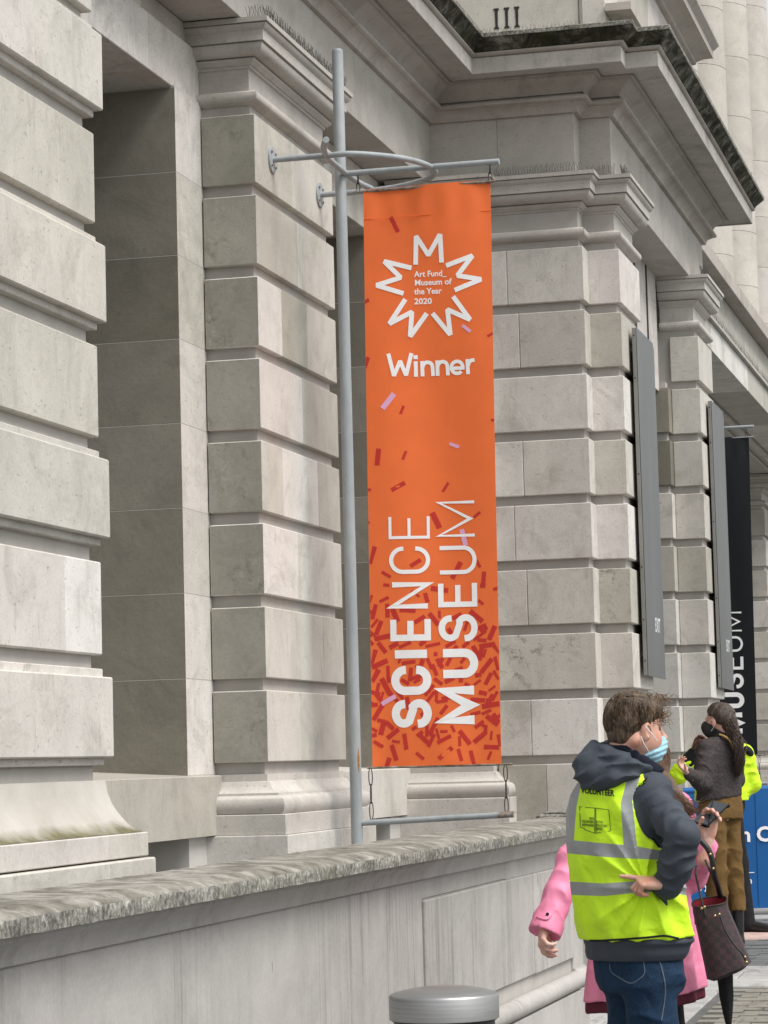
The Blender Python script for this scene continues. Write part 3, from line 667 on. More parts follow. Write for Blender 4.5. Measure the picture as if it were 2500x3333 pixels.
def rust_patch(z0, z1, th0, th1):
    mb = MB(); n = 7; vs = []; fs = []
    for i in range(9):
        z = z0+(z1-z0)*i/8; w = math.sin(math.pi*(i+.35)/8.7)*.5*random.uniform(.8, 1.15)
        for k in range(n):
            th = (th0+th1)/2+(th1-th0)*w*(k/(n-1)-.5); vs.append((PX+.0412*math.cos(th), PY+.0412*math.sin(th), z))
    for i in range(8):
        for k in range(n-1): fs.append((i*n+k, i*n+k+1, (i+1)*n+k+1, (i+1)*n+k))
    mb.add(vs, fs); mb.build('rust_stain', M_RUST, pole, smooth=60, recalc=False)
rust_patch(1.535, 1.70, math.radians(205), math.radians(255))
def spline(pts, n=8):
    P = [np.array(p, float) for p in pts]; P = [2*P[0]-P[1]]+P+[2*P[-1]-P[-2]]; o = []
    for i in range(1, len(P)-2):
        for k in range(n):
            t = k/n; o.append(.5*((2*P[i])+(-P[i-1]+P[i+1])*t+(2*P[i-1]-5*P[i]+4*P[i+1]-P[i+2])*t*t+(-P[i-1]+3*P[i]-3*P[i+1]+P[i+2])*t**3))
    o.append(P[-2]); return o
mb = MB(); mb.tube([(17.376, 4.995, PZ), (17.376, 4.75, PZ)]+spline([(17.376, 4.62, PZ), (17.39, 4.43, PZ), (17.58, 4.20, PZ), (17.80, 4.075, PZ), (18.06, 4.03, PZ), (18.26, 4.09, PZ), (18.40, 4.21, PZ), (18.52, 4.415, PZ), (18.575, 4.6, PZ)])+[(18.589, 4.75, PZ), (18.589, 4.995, PZ)], .0205, 12)
mb.build('curved_bracket', M_STEEL, pole, smooth=50)
mb = MB(); mb.tube(spline([(16.94, 4.50, PZ+.004), (17.15, 4.575, PZ+.004), (17.387, 4.622, PZ+.004), (17.55, 4.636, PZ+.004), (17.95, 4.640, PZ+.004), (18.30, 4.632, PZ+.004), (18.53, 4.60, PZ+.004)]), .0215, 12); mb.build('curved_brace', M_STEEL, pole, smooth=50)
mb = MB(); mb.tube([(PX, PY-.03, PZ+.002), (PX, 3.556, PZ+.002)], .0215, 12); mb.build('banner_arm', M_STEEL, pole, smooth=50)
mb = MB(); mb.tube([(PX, PY-.03, 1.190), (PX, 3.64, 1.226)], .0205, 12); mb.build('banner_arm', M_STEEL, pole, smooth=50)
mb = MB(); mb.tube([(PX, 3.70, 1.2243), (PX, 3.592, 1.228)], .0212, 12); mb.build('rusted_arm_end', M_RUSTY, pole, smooth=50)
for x in (17.376, 18.589):
    mb = MB(); n = 28; prof = [(.092, 5.0), (.092, 4.990), (.088, 4.987)]; vs = []; fs = []
    for r, y in prof:
        for k in range(n): t = 2*math.pi*k/n; vs.append((x+r*math.cos(t), y, PZ+r*math.sin(t)))
    for i in range(2):
        for k in range(n): fs.append((i*n+k, i*n+(k+1) % n, (i+1)*n+(k+1) % n, (i+1)*n+k))
    fs += [tuple(range(2*n, 3*n)), tuple(range(n-1, -1, -1))]; mb.add(vs, fs); pl = mb.build('wall_plate', M_STEEL, pole)
    for k in range(4):
        t = math.pi/4+k*math.pi/2; mb = MB(); mb.tube([(x+.066*math.cos(t), 4.988, PZ+.066*math.sin(t)), (x+.066*math.cos(t), 4.978, PZ+.066*math.sin(t))], .009, 6); mb.build('bolt', M_RUSTY, pl)

# ================================================================== banners
BY0, BY1, BZ0, BZ1 = 4.520, 3.624, 1.568, 5.548; LEAN = .042          # left/right edge (Y), bottom/top of the orange cloth
def fabric_print(name, col, rough=.62):
    t = NT(name); P = t.pos(); c = t.mix(1.0, col, t.ramp(t.noise(P, 5, 3), [(.35, G(.97)), (.65, G(1.03))]), 'MULTIPLY')
    t.bump(t.noise(P, 420, 2), .12, .001); return t.fin(c, rough, spec=.35)
M_ORANGE = fabric_print('orange_banner_cloth', (0.88, 0.178, 0.044, 1)); M_RED = fabric_print('red_print', (0.56, 0.034, 0.026, 1)); M_PINK = fabric_print('pink_print', (0.78, 0.42, 0.62, 1))
M_WHITE = fabric_print('white_print', (0.94, 0.94, 0.94, 1)); M_BCLOTH = fabric_print('black_banner_cloth', (0.006, 0.0075, 0.011, 1))
def wave(a, z):   # gentle sag of the cloth, a = 0..1 across, z world height
    h = .010*math.sin(2.2*math.pi*a+.6)*math.sin(z*1.3)+.005*math.sin(9*a+z*.9)
    h += .0030*math.sin(31*a+3*math.sin(2*z))*math.exp(-((5.40-z)/.16)**2)+.0045*math.sin(17*a+1.5*math.sin(5*z))*math.exp(-((z-1.66)/.20)**2)
    return h
class Banner:
    def __init__(s, X, y0, y1, z0, z1, par): s.X, s.y0, s.y1, s.z0, s.z1, s.par = X, y0, y1, z0, z1, par
    def at(s, y, z, off): return (s.X-off+wave((y-s.y0)/(s.y1-s.y0), z), y, z)
    def cloth(s, mat):
        nx, nz = 40, 150; vs = []; fs = []
        for sd in (0, 1):
            for j in range(nz+1):
                for i in range(nx+1):
                    y = s.y0+(s.y1-s.y0)*i/nx+LEAN*(1-j/nz); z = s.z0+(s.z1-s.z0)*j/nz
                    off = 0.0 if not sd else -.0016
                    vs.append(s.at(y, z, off))
        n1 = (nx+1)*(nz+1)
        for j in range(nz):
            for i in range(nx):
                a = j*(nx+1)+i; q = (a, a+1, a+nx+2, a+nx+1); fs.append(q[::-1]); fs.append(tuple(n1+k for k in q))
        for j in range(nz):
            for i in (0, nx): a = j*(nx+1)+i; fs.append((a, a+nx+1, n1+a+nx+1, n1+a))
        for i in range(nx):
            for j in (0, nz): a = j*(nx+1)+i; fs.append((a, a+1, n1+a+1, n1+a))
        mb = MB(); mb.add(vs, fs); return mb.build('cloth', mat, s.par, smooth=50)
    def prints(s, name, polys, mat, off):
        """polys: quads/triangles of (y, z); long faces are cut so that they follow the cloth"""
        mb = MB()
        for k, pl in enumerate(polys): mb.add([s.at(y, z, off+.00001*(k % 40)) for y, z in pl], [tuple(range(len(pl)))])
        return mb.build(name, mat, s.par, recalc=False)
def b1(u, v): p = on_plane(0, PX, u, v); return (float(p[1]), float(p[2]))
def stroke(pts, w, close=False, lim=.22):
    """centre line -> mitred quads (pixel space); w = width or per-point widths"""
    P = [np.array(p, float) for p in pts]; n = len(P); W = w if isinstance(w, (list, tuple)) else [w]*n; L = []; R_ = []
    for i in range(n):
        if close: d0 = P[i]-P[i-1]; d1 = P[(i+1) % n]-P[i]
        else: d0 = P[i]-P[i-1] if i else P[1]-P[0]; d1 = P[i+1]-P[i] if i < n-1 else d0
        d0 = d0/(np.linalg.norm(d0)+1e-9); d1 = d1/(np.linalg.norm(d1)+1e-9)
        n0 = np.array([-d0[1], d0[0]]); n1 = np.array([-d1[1], d1[0]]); den = max(1+n0@n1, lim); m = (n0+n1)/den*W[i]/2
        L.append(P[i]+m); R_.append(P[i]-m)
    out = []
    for i in range(n if close else n-1):
        j = (i+1) % n; k = max(1, int(np.linalg.norm(P[j]-P[i])/25))
        for q in range(k):
            a, b = q/k, (q+1)/k
            out.append([L[i]+(L[j]-L[i])*a, L[i]+(L[j]-L[i])*b, R_[i]+(R_[j]-R_[i])*b, R_[i]+(R_[j]-R_[i])*a])
    return out
def bars(pts, w):
    """straight strokes with blunt bevelled joints"""
    P = [np.array(p, float) for p in pts]; o = []; cs = []
    for a, b in zip(P[:-1], P[1:]): o += stroke([a, b], w); d = (b-a)/np.linalg.norm(b-a); cs.append(np.array([-d[1], d[0]])*w/2)
    for i in range(1, len(P)-1):
        for s_ in (1, -1): o.append([P[i], P[i]+s_*cs[i-1], P[i]+s_*cs[i]])
    return o
def arc(cx, cy, rx, ry, a0, a1, n=14): return [(cx+rx*math.cos(math.radians(a0+(a1-a0)*i/n)), cy+ry*math.sin(math.radians(a0+(a1-a0)*i/n))) for i in range(n+1)]
ZA = lambda x, y: (1150+x/2.95, 550+y/2.95); ZB = lambda x, y: (1150+x/3.318, 1250+y/3.318); ZC = lambda x, y: (1150+x/3.318, 1900+y/3.318)
white = []; stars = []; winner = []
# star of five letters M
for m in ([(598, 918), (603, 645), (722, 828), (836, 630), (850, 900)], [(893, 930), (1146, 833), (1002, 1025), (1228, 1060), (975, 1165)], [(558, 950), (297, 887), (455, 1042), (224, 1118), (482, 1195)],
          [(500, 1250), (349, 1488), (562, 1372), (546, 1608), (705, 1385)], [(760, 1385), (932, 1592), (905, 1350), (1124, 1448), (960, 1225)]):
    stars.append(bars([ZA(*p) for p in m], 45/2.95))
# the word Winner
def zs(fn, pts): return [fn(*p) for p in pts]
winner.append([]); white = winner[-1]
white += bars(zs(ZA, [(340, 1775), (394, 1988), (452, 1845), (508, 1982), (558, 1768)]), 38/2.95)
winner.append([]); white = winner[-1]
white += stroke(zs(ZA, [(602, 1994), (598, 1846)]), 37/2.95)+stroke(zs(ZA, [(598, 1826), (597, 1788)]), 40/2.95)
for x0, yb in ((664, 1991), (808, 1985)):
    winner.append([]); white = winner[-1]
    white += stroke(zs(ZA, [(x0, yb), (x0-5, yb-148)]), 36/2.95)
    white += stroke(zs(ZA, [(x0+2, yb-100)]+arc(x0+48, yb-92, 46, 44, 190, 350, 12)+[(x0+97, yb-60), (x0+100, yb-4)]), 36/2.95)
winner.append([]); white = winner[-1]
white += stroke(zs(ZA, [(948, 1915), (1053, 1910)]+arc(997, 1905, 56, 58, -8, -318, 26)), 34/2.95)
winner.append([]); white = winner[-1]
white += stroke(zs(ZA, [(1104, 1972), (1096, 1826)]), 36/2.95)+stroke(zs(ZA, [(1104, 1890), (1112, 1858), (1132, 1840), (1166, 1834)]), 36/2.95)
# SCIENCE / MUSEUM, read upwards, thinning letter by letter
LET = {'I': [[(.5, 0), (.5, 1)]], 'E': [[(1, 0), (0, 0), (0, 1), (1, 1)], [(0, .5), (.92, .5)]], 'N': [[(0, 0), (0, 1), (1, 0), (1, 1)]], 'M': [[(0, 0), (0, 1), (.5, .12), (1, 1), (1, 0)]],
       'U': [[(0, 1), (0, .32)]+[(.5+.5*math.cos(math.radians(a)), .32+.32*math.sin(math.radians(a))) for a in range(190, 351, 10)]+[(1, .32), (1, 1)]],
       'C': [[(1, .66)]+[(.5+.5*math.cos(math.radians(a)), .68+.32*math.sin(math.radians(a))) for a in range(8, 181, 12)]+[(.5+.5*math.cos(math.radians(a)), .32+.32*math.sin(math.radians(a))) for a in range(180, 353, 12)]+[(1, .34)]],
       'S': [[(.97, .70)]+[(.5+.47*math.cos(math.radians(a)), .745+.255*math.sin(math.radians(a))) for a in range(10, 231, 14)]+[(.30, .545), (.5, .5), (.70, .455)]+[(.5+.5*math.cos(math.radians(a)), .265+.265*math.sin(math.radians(a))) for a in range(48, -171, -14)]+[(.0, .31)]]}
def word(spec, xb, xc):
    """spec: (letter, v bottom, v top, stroke); xb/xc: baseline and cap-line x as functions of v"""
    o = []
    for ch, v0, v1, w in spec:
        h = w/2; a0, a1 = v0-h, v1+h
        for line in LET[ch]:
            pts = []
            for s_, t_ in line:
                v = a0+(a1-a0)*s_; B, C_ = xb(v)-h, xc(v)+h
                pts.append((B+(C_-B)*t_, v-(B+(C_-B)*t_-1340)*.022))
            o += stroke(pts, w)
    return o
lin = lambda va, xa, vb, xb_: (lambda v: xa+(xb_-xa)*(v-va)/(vb-va))
SCI = [('S', 2370, 2276, 27), ('C', 2262, 2167, 27), ('I', 2148, 2110, 27), ('E', 2086, 2006, 20.5), ('N', 1982, 1894, 17.5), ('C', 1868, 1779, 13.5), ('E', 1754, 1677, 9.5)]
MUS = [('M', 2362, 2236, 30), ('U', 2210, 2115, 27), ('S', 2092, 2003, 21), ('E', 1979, 1893, 17.5), ('U', 1872, 1779, 13.5), ('M', 1751, 1633, 10)]
MU_ST = word(MUS, lin(2360, 1560, 1640, 1549), lin(2360, 1432, 1640, 1421))
SC_ST = word(SCI, lin(2360, 1407, 1690, 1398), lin(2360, 1275, 1690, 1266))
lettering = SC_ST+MU_ST
SC_L = [word([q], lin(2360, 1407, 1690, 1398), lin(2360, 1275, 1690, 1266)) for q in SCI]; MU_L = [word([q], lin(2360, 1560, 1640, 1549), lin(2360, 1432, 1640, 1421)) for q in MUS]
flat = lambda polys: [[b1(*p) for p in pl] for pl in polys]
# confetti: (x, y of the centre, length, width, angle) read off three enlargements
red = []
def bar(fn, k, x, y, l, w, a):
    c, s_ = math.cos(math.radians(a)), math.sin(math.radians(a)); return [fn(x+c*l/2*i-s_*w/2*j, y+s_*l/2*i+c*w/2*j) for i, j in ((-1, -1), (1, -1), (1, 1), (-1, 1))]
for a in [(392, 530, 165, 42, 64), (125, 1268, 60, 36, -25), (128, 1860, 110, 40, 108), (1318, 1592, 62, 26, -26)]: red.append(bar(ZA, 0, *a))
for a in [(530, 280, 95, 30, 112), (1513, 390, 45, 26, 4), (270, 790, 182, 55, 96), (556, 770, 100, 30, 112), (490, 1108, 165, 48, -30), (172, 1142, 44, 28, -5), (992, 1112, 115, 30, 122), (167, 1497, 28, 26, 0), (890, 1470, 185, 58, 64),
          (1338, 1412, 90, 32, -38), (205, 1848, 195, 52, 108), (675, 1932, 130, 44, -33), (1112, 2010, 200, 54, 118), (360, 2058, 115, 34, 30), (1410, 2100, 150, 46, 94), (1350, 1940, 90, 34, 60), (1556, 1568, 18, 30, 0)]: red.append(bar(ZB, 0, *a))
for a in [(360, 15, 70, 34, 5), (930, 60, 185, 52, 8), (1400, 20, 46, 60, 94), (1545, 55, 60, 36, -12), (335, 170, 110, 34, -26), (185, 165, 90, 30, 112), (790, 150, 105, 44, 74), (225, 300, 160, 46, 104), (190, 330, 110, 46, 60), (370, 290, 150, 46, 88),
          (590, 290, 170, 42, 3), (455, 340, 150, 56, 68), (230, 425, 110, 30, 128), (275, 475, 160, 48, 112), (720, 385, 130, 46, -32), (870, 380, 160, 48, 52), (930, 330, 80, 28, 86), (1120, 350, 110, 44, -28), (1330, 350, 180, 52, 40), (1410, 490, 90, 46, -28),
          (1500, 530, 165, 54, 114), (315, 578, 175, 50, -12), (310, 690, 140, 46, 52), (1380, 200, 70, 30, 40), (215, 790, 165, 52, 108), (285, 865, 185, 54, -24), (375, 955, 140, 36, 88), (235, 990, 150, 60, 120), (350, 1110, 200, 56, 62), (262, 1130, 120, 36, 102),
          (310, 1210, 90, 26, 108), (215, 1300, 80, 26, 35), (262, 1390, 190, 52, 122), (300, 1480, 90, 40, 12), (425, 1620, 160, 50, -38), (310, 1560, 150, 56, 104), (390, 1530, 120, 46, 44), (225, 1580, 70, 36, 25), (222, 1635, 56, 44, -10),
          (268, 1732, 118, 36, 32), (458, 1705, 88, 30, 8), (562, 1705, 175, 48, 82), (438, 1825, 178, 52, 72), (372, 1935, 115, 52, 106), (722, 1860, 110, 34, 40), (780, 1690, 150, 48, 42), (720, 1620, 80, 40, -38), (870, 1540, 210, 44, 118), (980, 1360, 120, 40, 128),
          (850, 1620, 60, 28, 108), (985, 1680, 165, 44, -28), (982, 1595, 82, 30, 0), (1000, 1830, 190, 50, -40), (1080, 1565, 80, 30, 62), (1205, 1660, 185, 50, 52), (1152, 1700, 105, 30, 88), (1370, 1655, 175, 50, -40), (1155, 1848, 135, 36, 74), (1285, 1875, 150, 42, 76),
          (1472, 1855, 96, 30, 112), (1490, 1640, 98, 26, 95), (1492, 1765, 165, 50, 2), (1580, 1690, 130, 40, 78), (1500, 1475, 160, 50, 38), (1570, 1440, 70, 44, -40), (1440, 1385, 110, 34, -24), (1485, 1310, 190, 54, -10), (1530, 1210, 110, 34, 120), (1400, 1180, 90, 48, 15),
          (1345, 1255, 160, 46, 3), (1500, 1130, 90, 26, -36), (1460, 1025, 140, 44, 118), (1340, 1065, 92, 30, -36), (1545, 985, 110, 36, 58), (1440, 885, 190, 50, 128), (1550, 860, 150, 38, 76), (1420, 750, 95, 24, 106), (1440, 665, 160, 50, -8), (1550, 690, 140, 54, 46),
          (1330, 740, 160, 48, 62), (1215, 655, 90, 40, -38), (1050, 650, 120, 40, -30), (1030, 840, 100, 40, 116), (935, 860, 120, 46, 60), (880, 930, 130, 40, 68), (920, 1055, 110, 38, 36), (1040, 1040, 110, 44, -25), (900, 1210, 140, 34, 90), (960, 1270, 120, 34, -8), (825, 1150, 150, 40, 128),
          (860, 660, 160, 34, -12), (750, 640, 80, 44, -35), (560, 660, 140, 36, -24), (440, 665, 110, 50, -30), (620, 980, 150, 44, 96), (600, 850, 150, 40, -8), (740, 860, 90, 50, 110), (500, 830, 60, 26, 110), (590, 1290, 140, 44, 82), (500, 1200, 120, 36, 50), (560, 1060, 100, 40, 30), (690, 1050, 80, 32, -28),
          (1390, 610, 100, 40, 4), (700, 130, 40, 26, 30), (620, 120, 110, 40, 130), (1215, 460, 100, 34, 108), (890, 760, 40, 44, 0), (190, 640, 60, 44, 40), (190, 550, 50, 36, -30), (1180, 830, 70, 36, 128), (1140, 920, 90, 40, -20), (1165, 1020, 90, 44, 96), (1350, 985, 70, 46, -8), (1230, 1090, 60, 36, 30), (1360, 1520, 120, 40, -38), (1320, 1400, 110, 36, -15), (750, 1420, 60, 40, 60), (660, 1560, 60, 40, -30)]:
    red.append(bar(ZC, 0, *a))
rc = random.Random(3)
for i in range(28):
    y = rc.triangular(250, 1750, 1250); red.append(bar(ZC, 0, rc.uniform(200, 1570), y, rc.uniform(60, 170), rc.uniform(28, 52), rc.uniform(0, 180)))
pink = [bar(ZA, 0, 1088, 1532, 98, 32, 38), bar(ZB, 0, 383, 187, 205, 58, 128), bar(ZB, 0, 1088, 660, 112, 36, 20), bar(ZB, 0, 1190, 1655, 180, 54, 75), bar(ZC, 0, 380, 1257, 175, 48, -30)]
ban = empty('hanging_banner', (PX, (BY0+BY1)/2, BZ0)); tag(ban, 'long orange banner with white vertical lettering and red confetti hanging from the grey pole', 'banner', 'vertical banners along the facade')
B1 = Banner(PX, BY0, BY1, BZ0, BZ1, ban); B1.cloth(M_ORANGE)
def clip(polys):
    out = []
    for pl in flat(polys):
        sh = lambda z: LEAN*(1-(z-BZ0)/(BZ1-BZ0)); q = [(min(max(y, BY1+.001+sh(z)), BY0-.001+sh(z)), min(max(z, BZ0+.002), BZ1-.002)) for y, z in pl]; out.append(q)
    return out
B1.prints('confetti_print', clip(red), M_RED, .0012); B1.prints('pink_confetti_print', clip(pink), M_PINK, .0018)
for pl in SC_L+MU_L: B1.prints('letter', flat(pl), M_WHITE, .0024)
for pl in stars: B1.prints('emblem_letter', flat(pl), M_WHITE, .0024)
for pl in winner: B1.prints('letter', flat(pl), M_WHITE, .0024)
for o in ban.children:
    if 'confetti' in o.name: o['kind'] = 'stuff'
small = MB()
for txt, (x, y), w in (('Art Fund_', (585, 1036), 312), ('Museum of', (587, 1118), 360), ('the Year', (585, 1203), 265), ('2020', (584, 1298), 170)):
    vs, fs = text_mesh(txt, 1.0, .022); mx = max(p[0] for p in vs); vs = [(p[0]/mx*w, p[1]*w/mx) for p in vs]
    # keep one type size for the four lines
    small.add([B1.at(*b1(*ZA(x+px, y-py*(78/(w/mx))-px*.032)), .0024) for px, py in vs], fs)
small.build('small_lettering', M_WHITE, ban, recalc=False)
mb = MB(); mb.tube([(PX+.004, BY0+.075, BZ1-.012), (PX+.004, BY1-.03, BZ1-.012)], .010, 8); mb.build('top_rod', M_RUSTY, ban, smooth=40)
mb = MB(); mb.tube([(PX+.004, BY0+.035+LEAN, BZ0-.006), (PX+.004, BY1-.075+LEAN, BZ0-.006)], .0075, 8); mb.build('bottom_rod', M_RUSTY, ban, smooth=40)
hem = MB(); hem.tube([B1.at(BY0-.002, BZ1-.21, .0018), B1.at((BY0+BY1)/2, BZ1-.212, .0018), B1.at(BY1+.002, BZ1-.21, .0018)], .0016, 5); hem.build('hem_seam', M_ORANGE, ban)
M_IRON = plain('dark_iron_hook', (.05, .042, .036), .5, .5)
def links(par, y, z0, z1, X=PX):
    mb = MB(); n = max(2, int((z1-z0)/.09)); L = (z1-z0)/n
    for i in range(n):
        zc = z0+L*(i+.5); pts = []
        for k in range(13):
            t = 2*math.pi*k/12; a, b = .013*math.cos(t), (L/2+.007)*math.sin(t)
            pts.append((X+(a if i % 2 else 0), y+(0 if i % 2 else a), zc+b))
        mb.tube(pts, .0036, 6, False)
    mb.build('shackle', M_IRON, par, smooth=50)
links(ban, 4.555, BZ1-.005, PZ-.02); links(ban, 3.622, BZ1-.005, PZ-.02); links(ban, 4.575, 1.215, BZ0-.01); links(ban, 3.640, 1.235, BZ0-.01)
# second banner, black, farther along the porch
DX = 34.0-PX; DY = .022
pole2 = empty('banner_pole', (34.0, PY+DY, 0)); tag(pole2, 'grey steel banner arm and pole carrying the black banner by the far porch', 'pole', 'banner poles along the facade')
mb = MB(); mb.lathe([(.040, 0), (.040, 6.5), (.03, 6.55)], (34.0, PY+DY), 20); mb.build('pole_shaft', M_STEEL, pole2, smooth=40)
for zz in (PZ, 1.21): mb = MB(); mb.tube([(34.0, PY+DY, zz), (34.0, 3.556+DY, zz)], .0215, 10); mb.build('banner_arm', M_STEEL, pole2, smooth=50)
ban2 = empty('hanging_banner', (34.0, (BY0+BY1)/2+DY, BZ0)); tag(ban2, 'black banner with large white vertical lettering half hidden behind the far grey sign panel', 'banner', 'vertical banners along the facade')
B2 = Banner(34.0, BY0+DY, BY1+DY, BZ0, BZ1, ban2); B2.cloth(M_BCLOTH)
for q in SC_L+MU_L: B2.prints('letter', [[(y+DY, z) for y, z in pl] for pl in flat(q)], M_WHITE, .0024)
for y in (4.555+DY, 3.65+DY): links(ban2, y, BZ1-.005, PZ-.02, 34.0); links(ban2, y, 1.225, BZ0-.01, 34.0)
mb = MB(); mb.tube([(34.004, BY0+DY+.03, BZ1-.01), (34.004, BY1+DY-.06, BZ1-.01)], .010, 8); mb.build('top_rod', M_STEEL, ban2); mb = MB(); mb.tube([(34.004, BY0+DY+.03, BZ0-.006), (34.004, BY1+DY-.06, BZ0-.006)], .008, 8); mb.build('bottom_rod', M_RUSTY, ban2)

# ================================================================== grey sign panels standing off the pilasters
def panel_mat():
    t = NT('grey_metallic_panel'); P = t.pos(); c = t.ramp(t.noise(t.pos((1, 1, .25)), 2.0, 3), [(.3, (.095, .10, .096)), (.7, (.13, .135, .13))]); return t.fin(c, .42, .55)
M_PANEL = panel_mat(); M_PEDGE = plain('panel_edge_metal', (.24, .235, .22), .5, .4); M_STICK = plain('white_sticker', (.62, .66, .64), .5)
def sign_panel(x0, x1, label):
    e = empty('sign_panel', (x0, 3.42, 2.274)); tag(e, label, 'sign', 'sign panels on the entrance pilasters')
    mb = MB(); mb.prism([(x0+.006, 2.274), (x0+.006, 5.27), (x1-.07, 5.27), (x1, 5.21), (x1, 2.262), (x0+.3, 2.268)], 1, 3.398, 3.404); mb.build('face_plate', M_PANEL, e)
    MB().box(x0, x0+.9, 3.406, 3.438, 2.276, 5.268, .003).build('back_frame', M_PEDGE, e)
    for z in (5.20, 4.83, 4.0, 3.2, 2.75, 2.40):
        mb = MB(); mb.tube([(x0-.002, 3.422, z), (x0+.01, 3.422, z)], .007, 8); mb.build('screw', M_BLACK, e)
    for z in (5.10, 2.46):
        mb = MB(); mb.tube([(x0+.14, 3.437, z), (x0+.14, 3.474, z)], .014, 10); mb.tube([(x0+.14, 3.462, z), (x0+.14, 3.4705, z)], .03, 14); mb.build('standoff', M_STEEL, e, smooth=40)
        mb = MB(); mb.tube([(x0+.75, 3.437, z), (x0+.75, 3.474, z)], .014, 10); mb.build('standoff', M_STEEL, e, smooth=40)
    sx = x0+.50; vs, fs = text_mesh('EXIT', .17, .004); mx = max(p[0] for p in vs); mb = MB(); mb.add([(sx+p[0]/mx*.30, 3.3965, 2.67+p[1]) for p in vs], fs); mb.build('lettering', M_STICK, e, recalc=False)
sign_panel(23.03, 24.07, 'tall narrow grey metal sign panel on the pilaster nearest the orange banner')
sign_panel(28.2, 29.25, 'tall narrow grey metal sign panel on the farther pilaster beside the black banner')

# ================================================================== bollard
bol = empty('bollard', (7.30, 1.668, ground_z(7.3))); tag(bol, 'black bollard with domed brushed steel cap in front of the parapet', 'bollard')
def brushed():
    t = NT('brushed_steel'); c = t.ramp(t.noise(t.pos((2, 2, 60)), 3, 3), [(.3, (.33, .33, .325)), (.7, (.41, .41, .405))]); t.bump(t.noise(t.pos((4, 4, 150)), 5, 2), .08, .001); return t.fin(c, .45, .85)
bc = (7.30, 1.668); R_ = .150
mb = MB(); mb.lathe([(R_, .902), (R_, .962), (R_-.002, .966), (R_*.97, .9685), (R_*.85, .9745), (R_*.7, .9795), (R_*.5, .985), (R_*.3, .9885), (R_*.12, .9905), (.002, .991)], bc, 56); mb.build('steel_cap', brushed(), bol, smooth=30)
mb = MB(); mb.lathe([(R_-.012, ground_z(7.46)-.05), (R_-.012, .895), (R_-.006, .898), (R_-.006, .9015)], bc, 48); mb.build('post', plain('black_post_paint', (.022, .024, .026), .4), bol, smooth=40)

# ================================================================== blue barrier by the entrance
M_BLUE = fabric_print('blue_barrier_cover', (0.008, 0.105, 0.33, 1), .5)
def frame_pt(u, v, d):      # point at distance d along the level viewing axis
    r = ray(u, v); ax = np.array([math.cos(YAW), math.sin(YAW), 0]); t = (d-CAM@ax)/(r@ax); return CAM+t*r
E_R = np.array([math.sin(YAW), -math.cos(YAW), 0]); E_D = np.array([math.cos(YAW), math.sin(YAW), 0])
DB = 21.6; pL = frame_pt(2225, 2578, DB); pR = pL+E_R*1.55
bar_ = empty('crowd_barrier', (pL[0], pL[1], ground_z(pL[0]))); tag(bar_, 'crowd barrier wrapped in a blue cover with white lettering by the entrance', 'barrier')
zt = pL[2]; zb = zt-.925
def bpt(a, z, off=0.0): p = pL+E_R*a-E_D*(off+.006*math.sin(a*7+z*3)); return (p[0], p[1], z)
mb = MB(); nx, nz = 60, 8; vs = []; fs = []
for sd in (0, 1):
    for j in range(nz+1):
        for i in range(nx+1): vs.append(bpt(1.55*i/nx, zb+(zt-zb)*j/nz, 0 if not sd else -.05))
n1 = (nx+1)*(nz+1)
for j in range(nz):
    for i in range(nx): a = j*(nx+1)+i; fs += [(a, a+1, a+nx+2, a+nx+1), (n1+a, n1+a+nx+1, n1+a+nx+2, n1+a+1)]
for i in range(nx): a = nz*(nx+1)+i; fs.append((a, a+1, n1+a+1, n1+a))
mb.add(vs, fs); mb.build('fabric_cover', M_BLUE, bar_, smooth=50)
mb = MB(); mb.tube([bpt(0, zt+.004, -.025), bpt(1.55, zt+.004, -.025)], .03, 12); mb.build('top_rail', M_BLUE, bar_, smooth=50)
for a in (.06, 1.5):
    mb = MB(); mb.tube([bpt(a, zt, -.025), bpt(a, ground_z(pL[0])+.012, -.025)], .018, 10); mb.build('leg', M_STEEL, bar_); mb = MB(); q = np.array(bpt(a, ground_z(pL[0])+.02, -.025)); mb.tube([q-E_D*.25, q+E_D*.25], .016, 8); mb.build('foot', M_STEEL, bar_)
for u in (2376, 2462):
    a = (frame_pt(u, 2700, DB)-pL)@E_R; mb = MB(); mb.tube([bpt(a, zt-.03, .002), bpt(a, zb+.02, .002)], .0035, 5); mb.build('cover_seam', M_BLUE, bar_)
def btext(txt, u, v, h_px, bold=.02):
    vs, fs = text_mesh(txt, 1.0, bold); sc = h_px/8849.83*DB/.70; p0 = frame_pt(u, v, DB); a0 = (p0-pL)@E_R
    mb = MB(); mb.add([bpt(a0+x*sc, p0[2]+y*sc, .009) for x, y, z in vs], fs); mb.build('lettering', M_WHITE, bar_, recalc=False)
btext('n C', 2411, 2739, 46, .03); btext('an', 2422, 2876, 20); btext('nt', 2421, 2899, 20); btext('on, y', 2248, 2896, 20); btext('l', 2244, 2664, 40, .03); btext('n', 2330, 2872, 18)
a0 = (frame_pt(2418, 2842, DB)-pL)@E_R; mb = MB(); z_ = frame_pt(2418, 2842, DB)[2]; mb.add([bpt(a0, z_, .009), bpt(a0+.09, z_, .009), bpt(a0+.09, z_+.006, .009), bpt(a0, z_+.006, .009)], [(0, 1, 2, 3)]); mb.build('rule_line', M_WHITE, bar_, recalc=False)
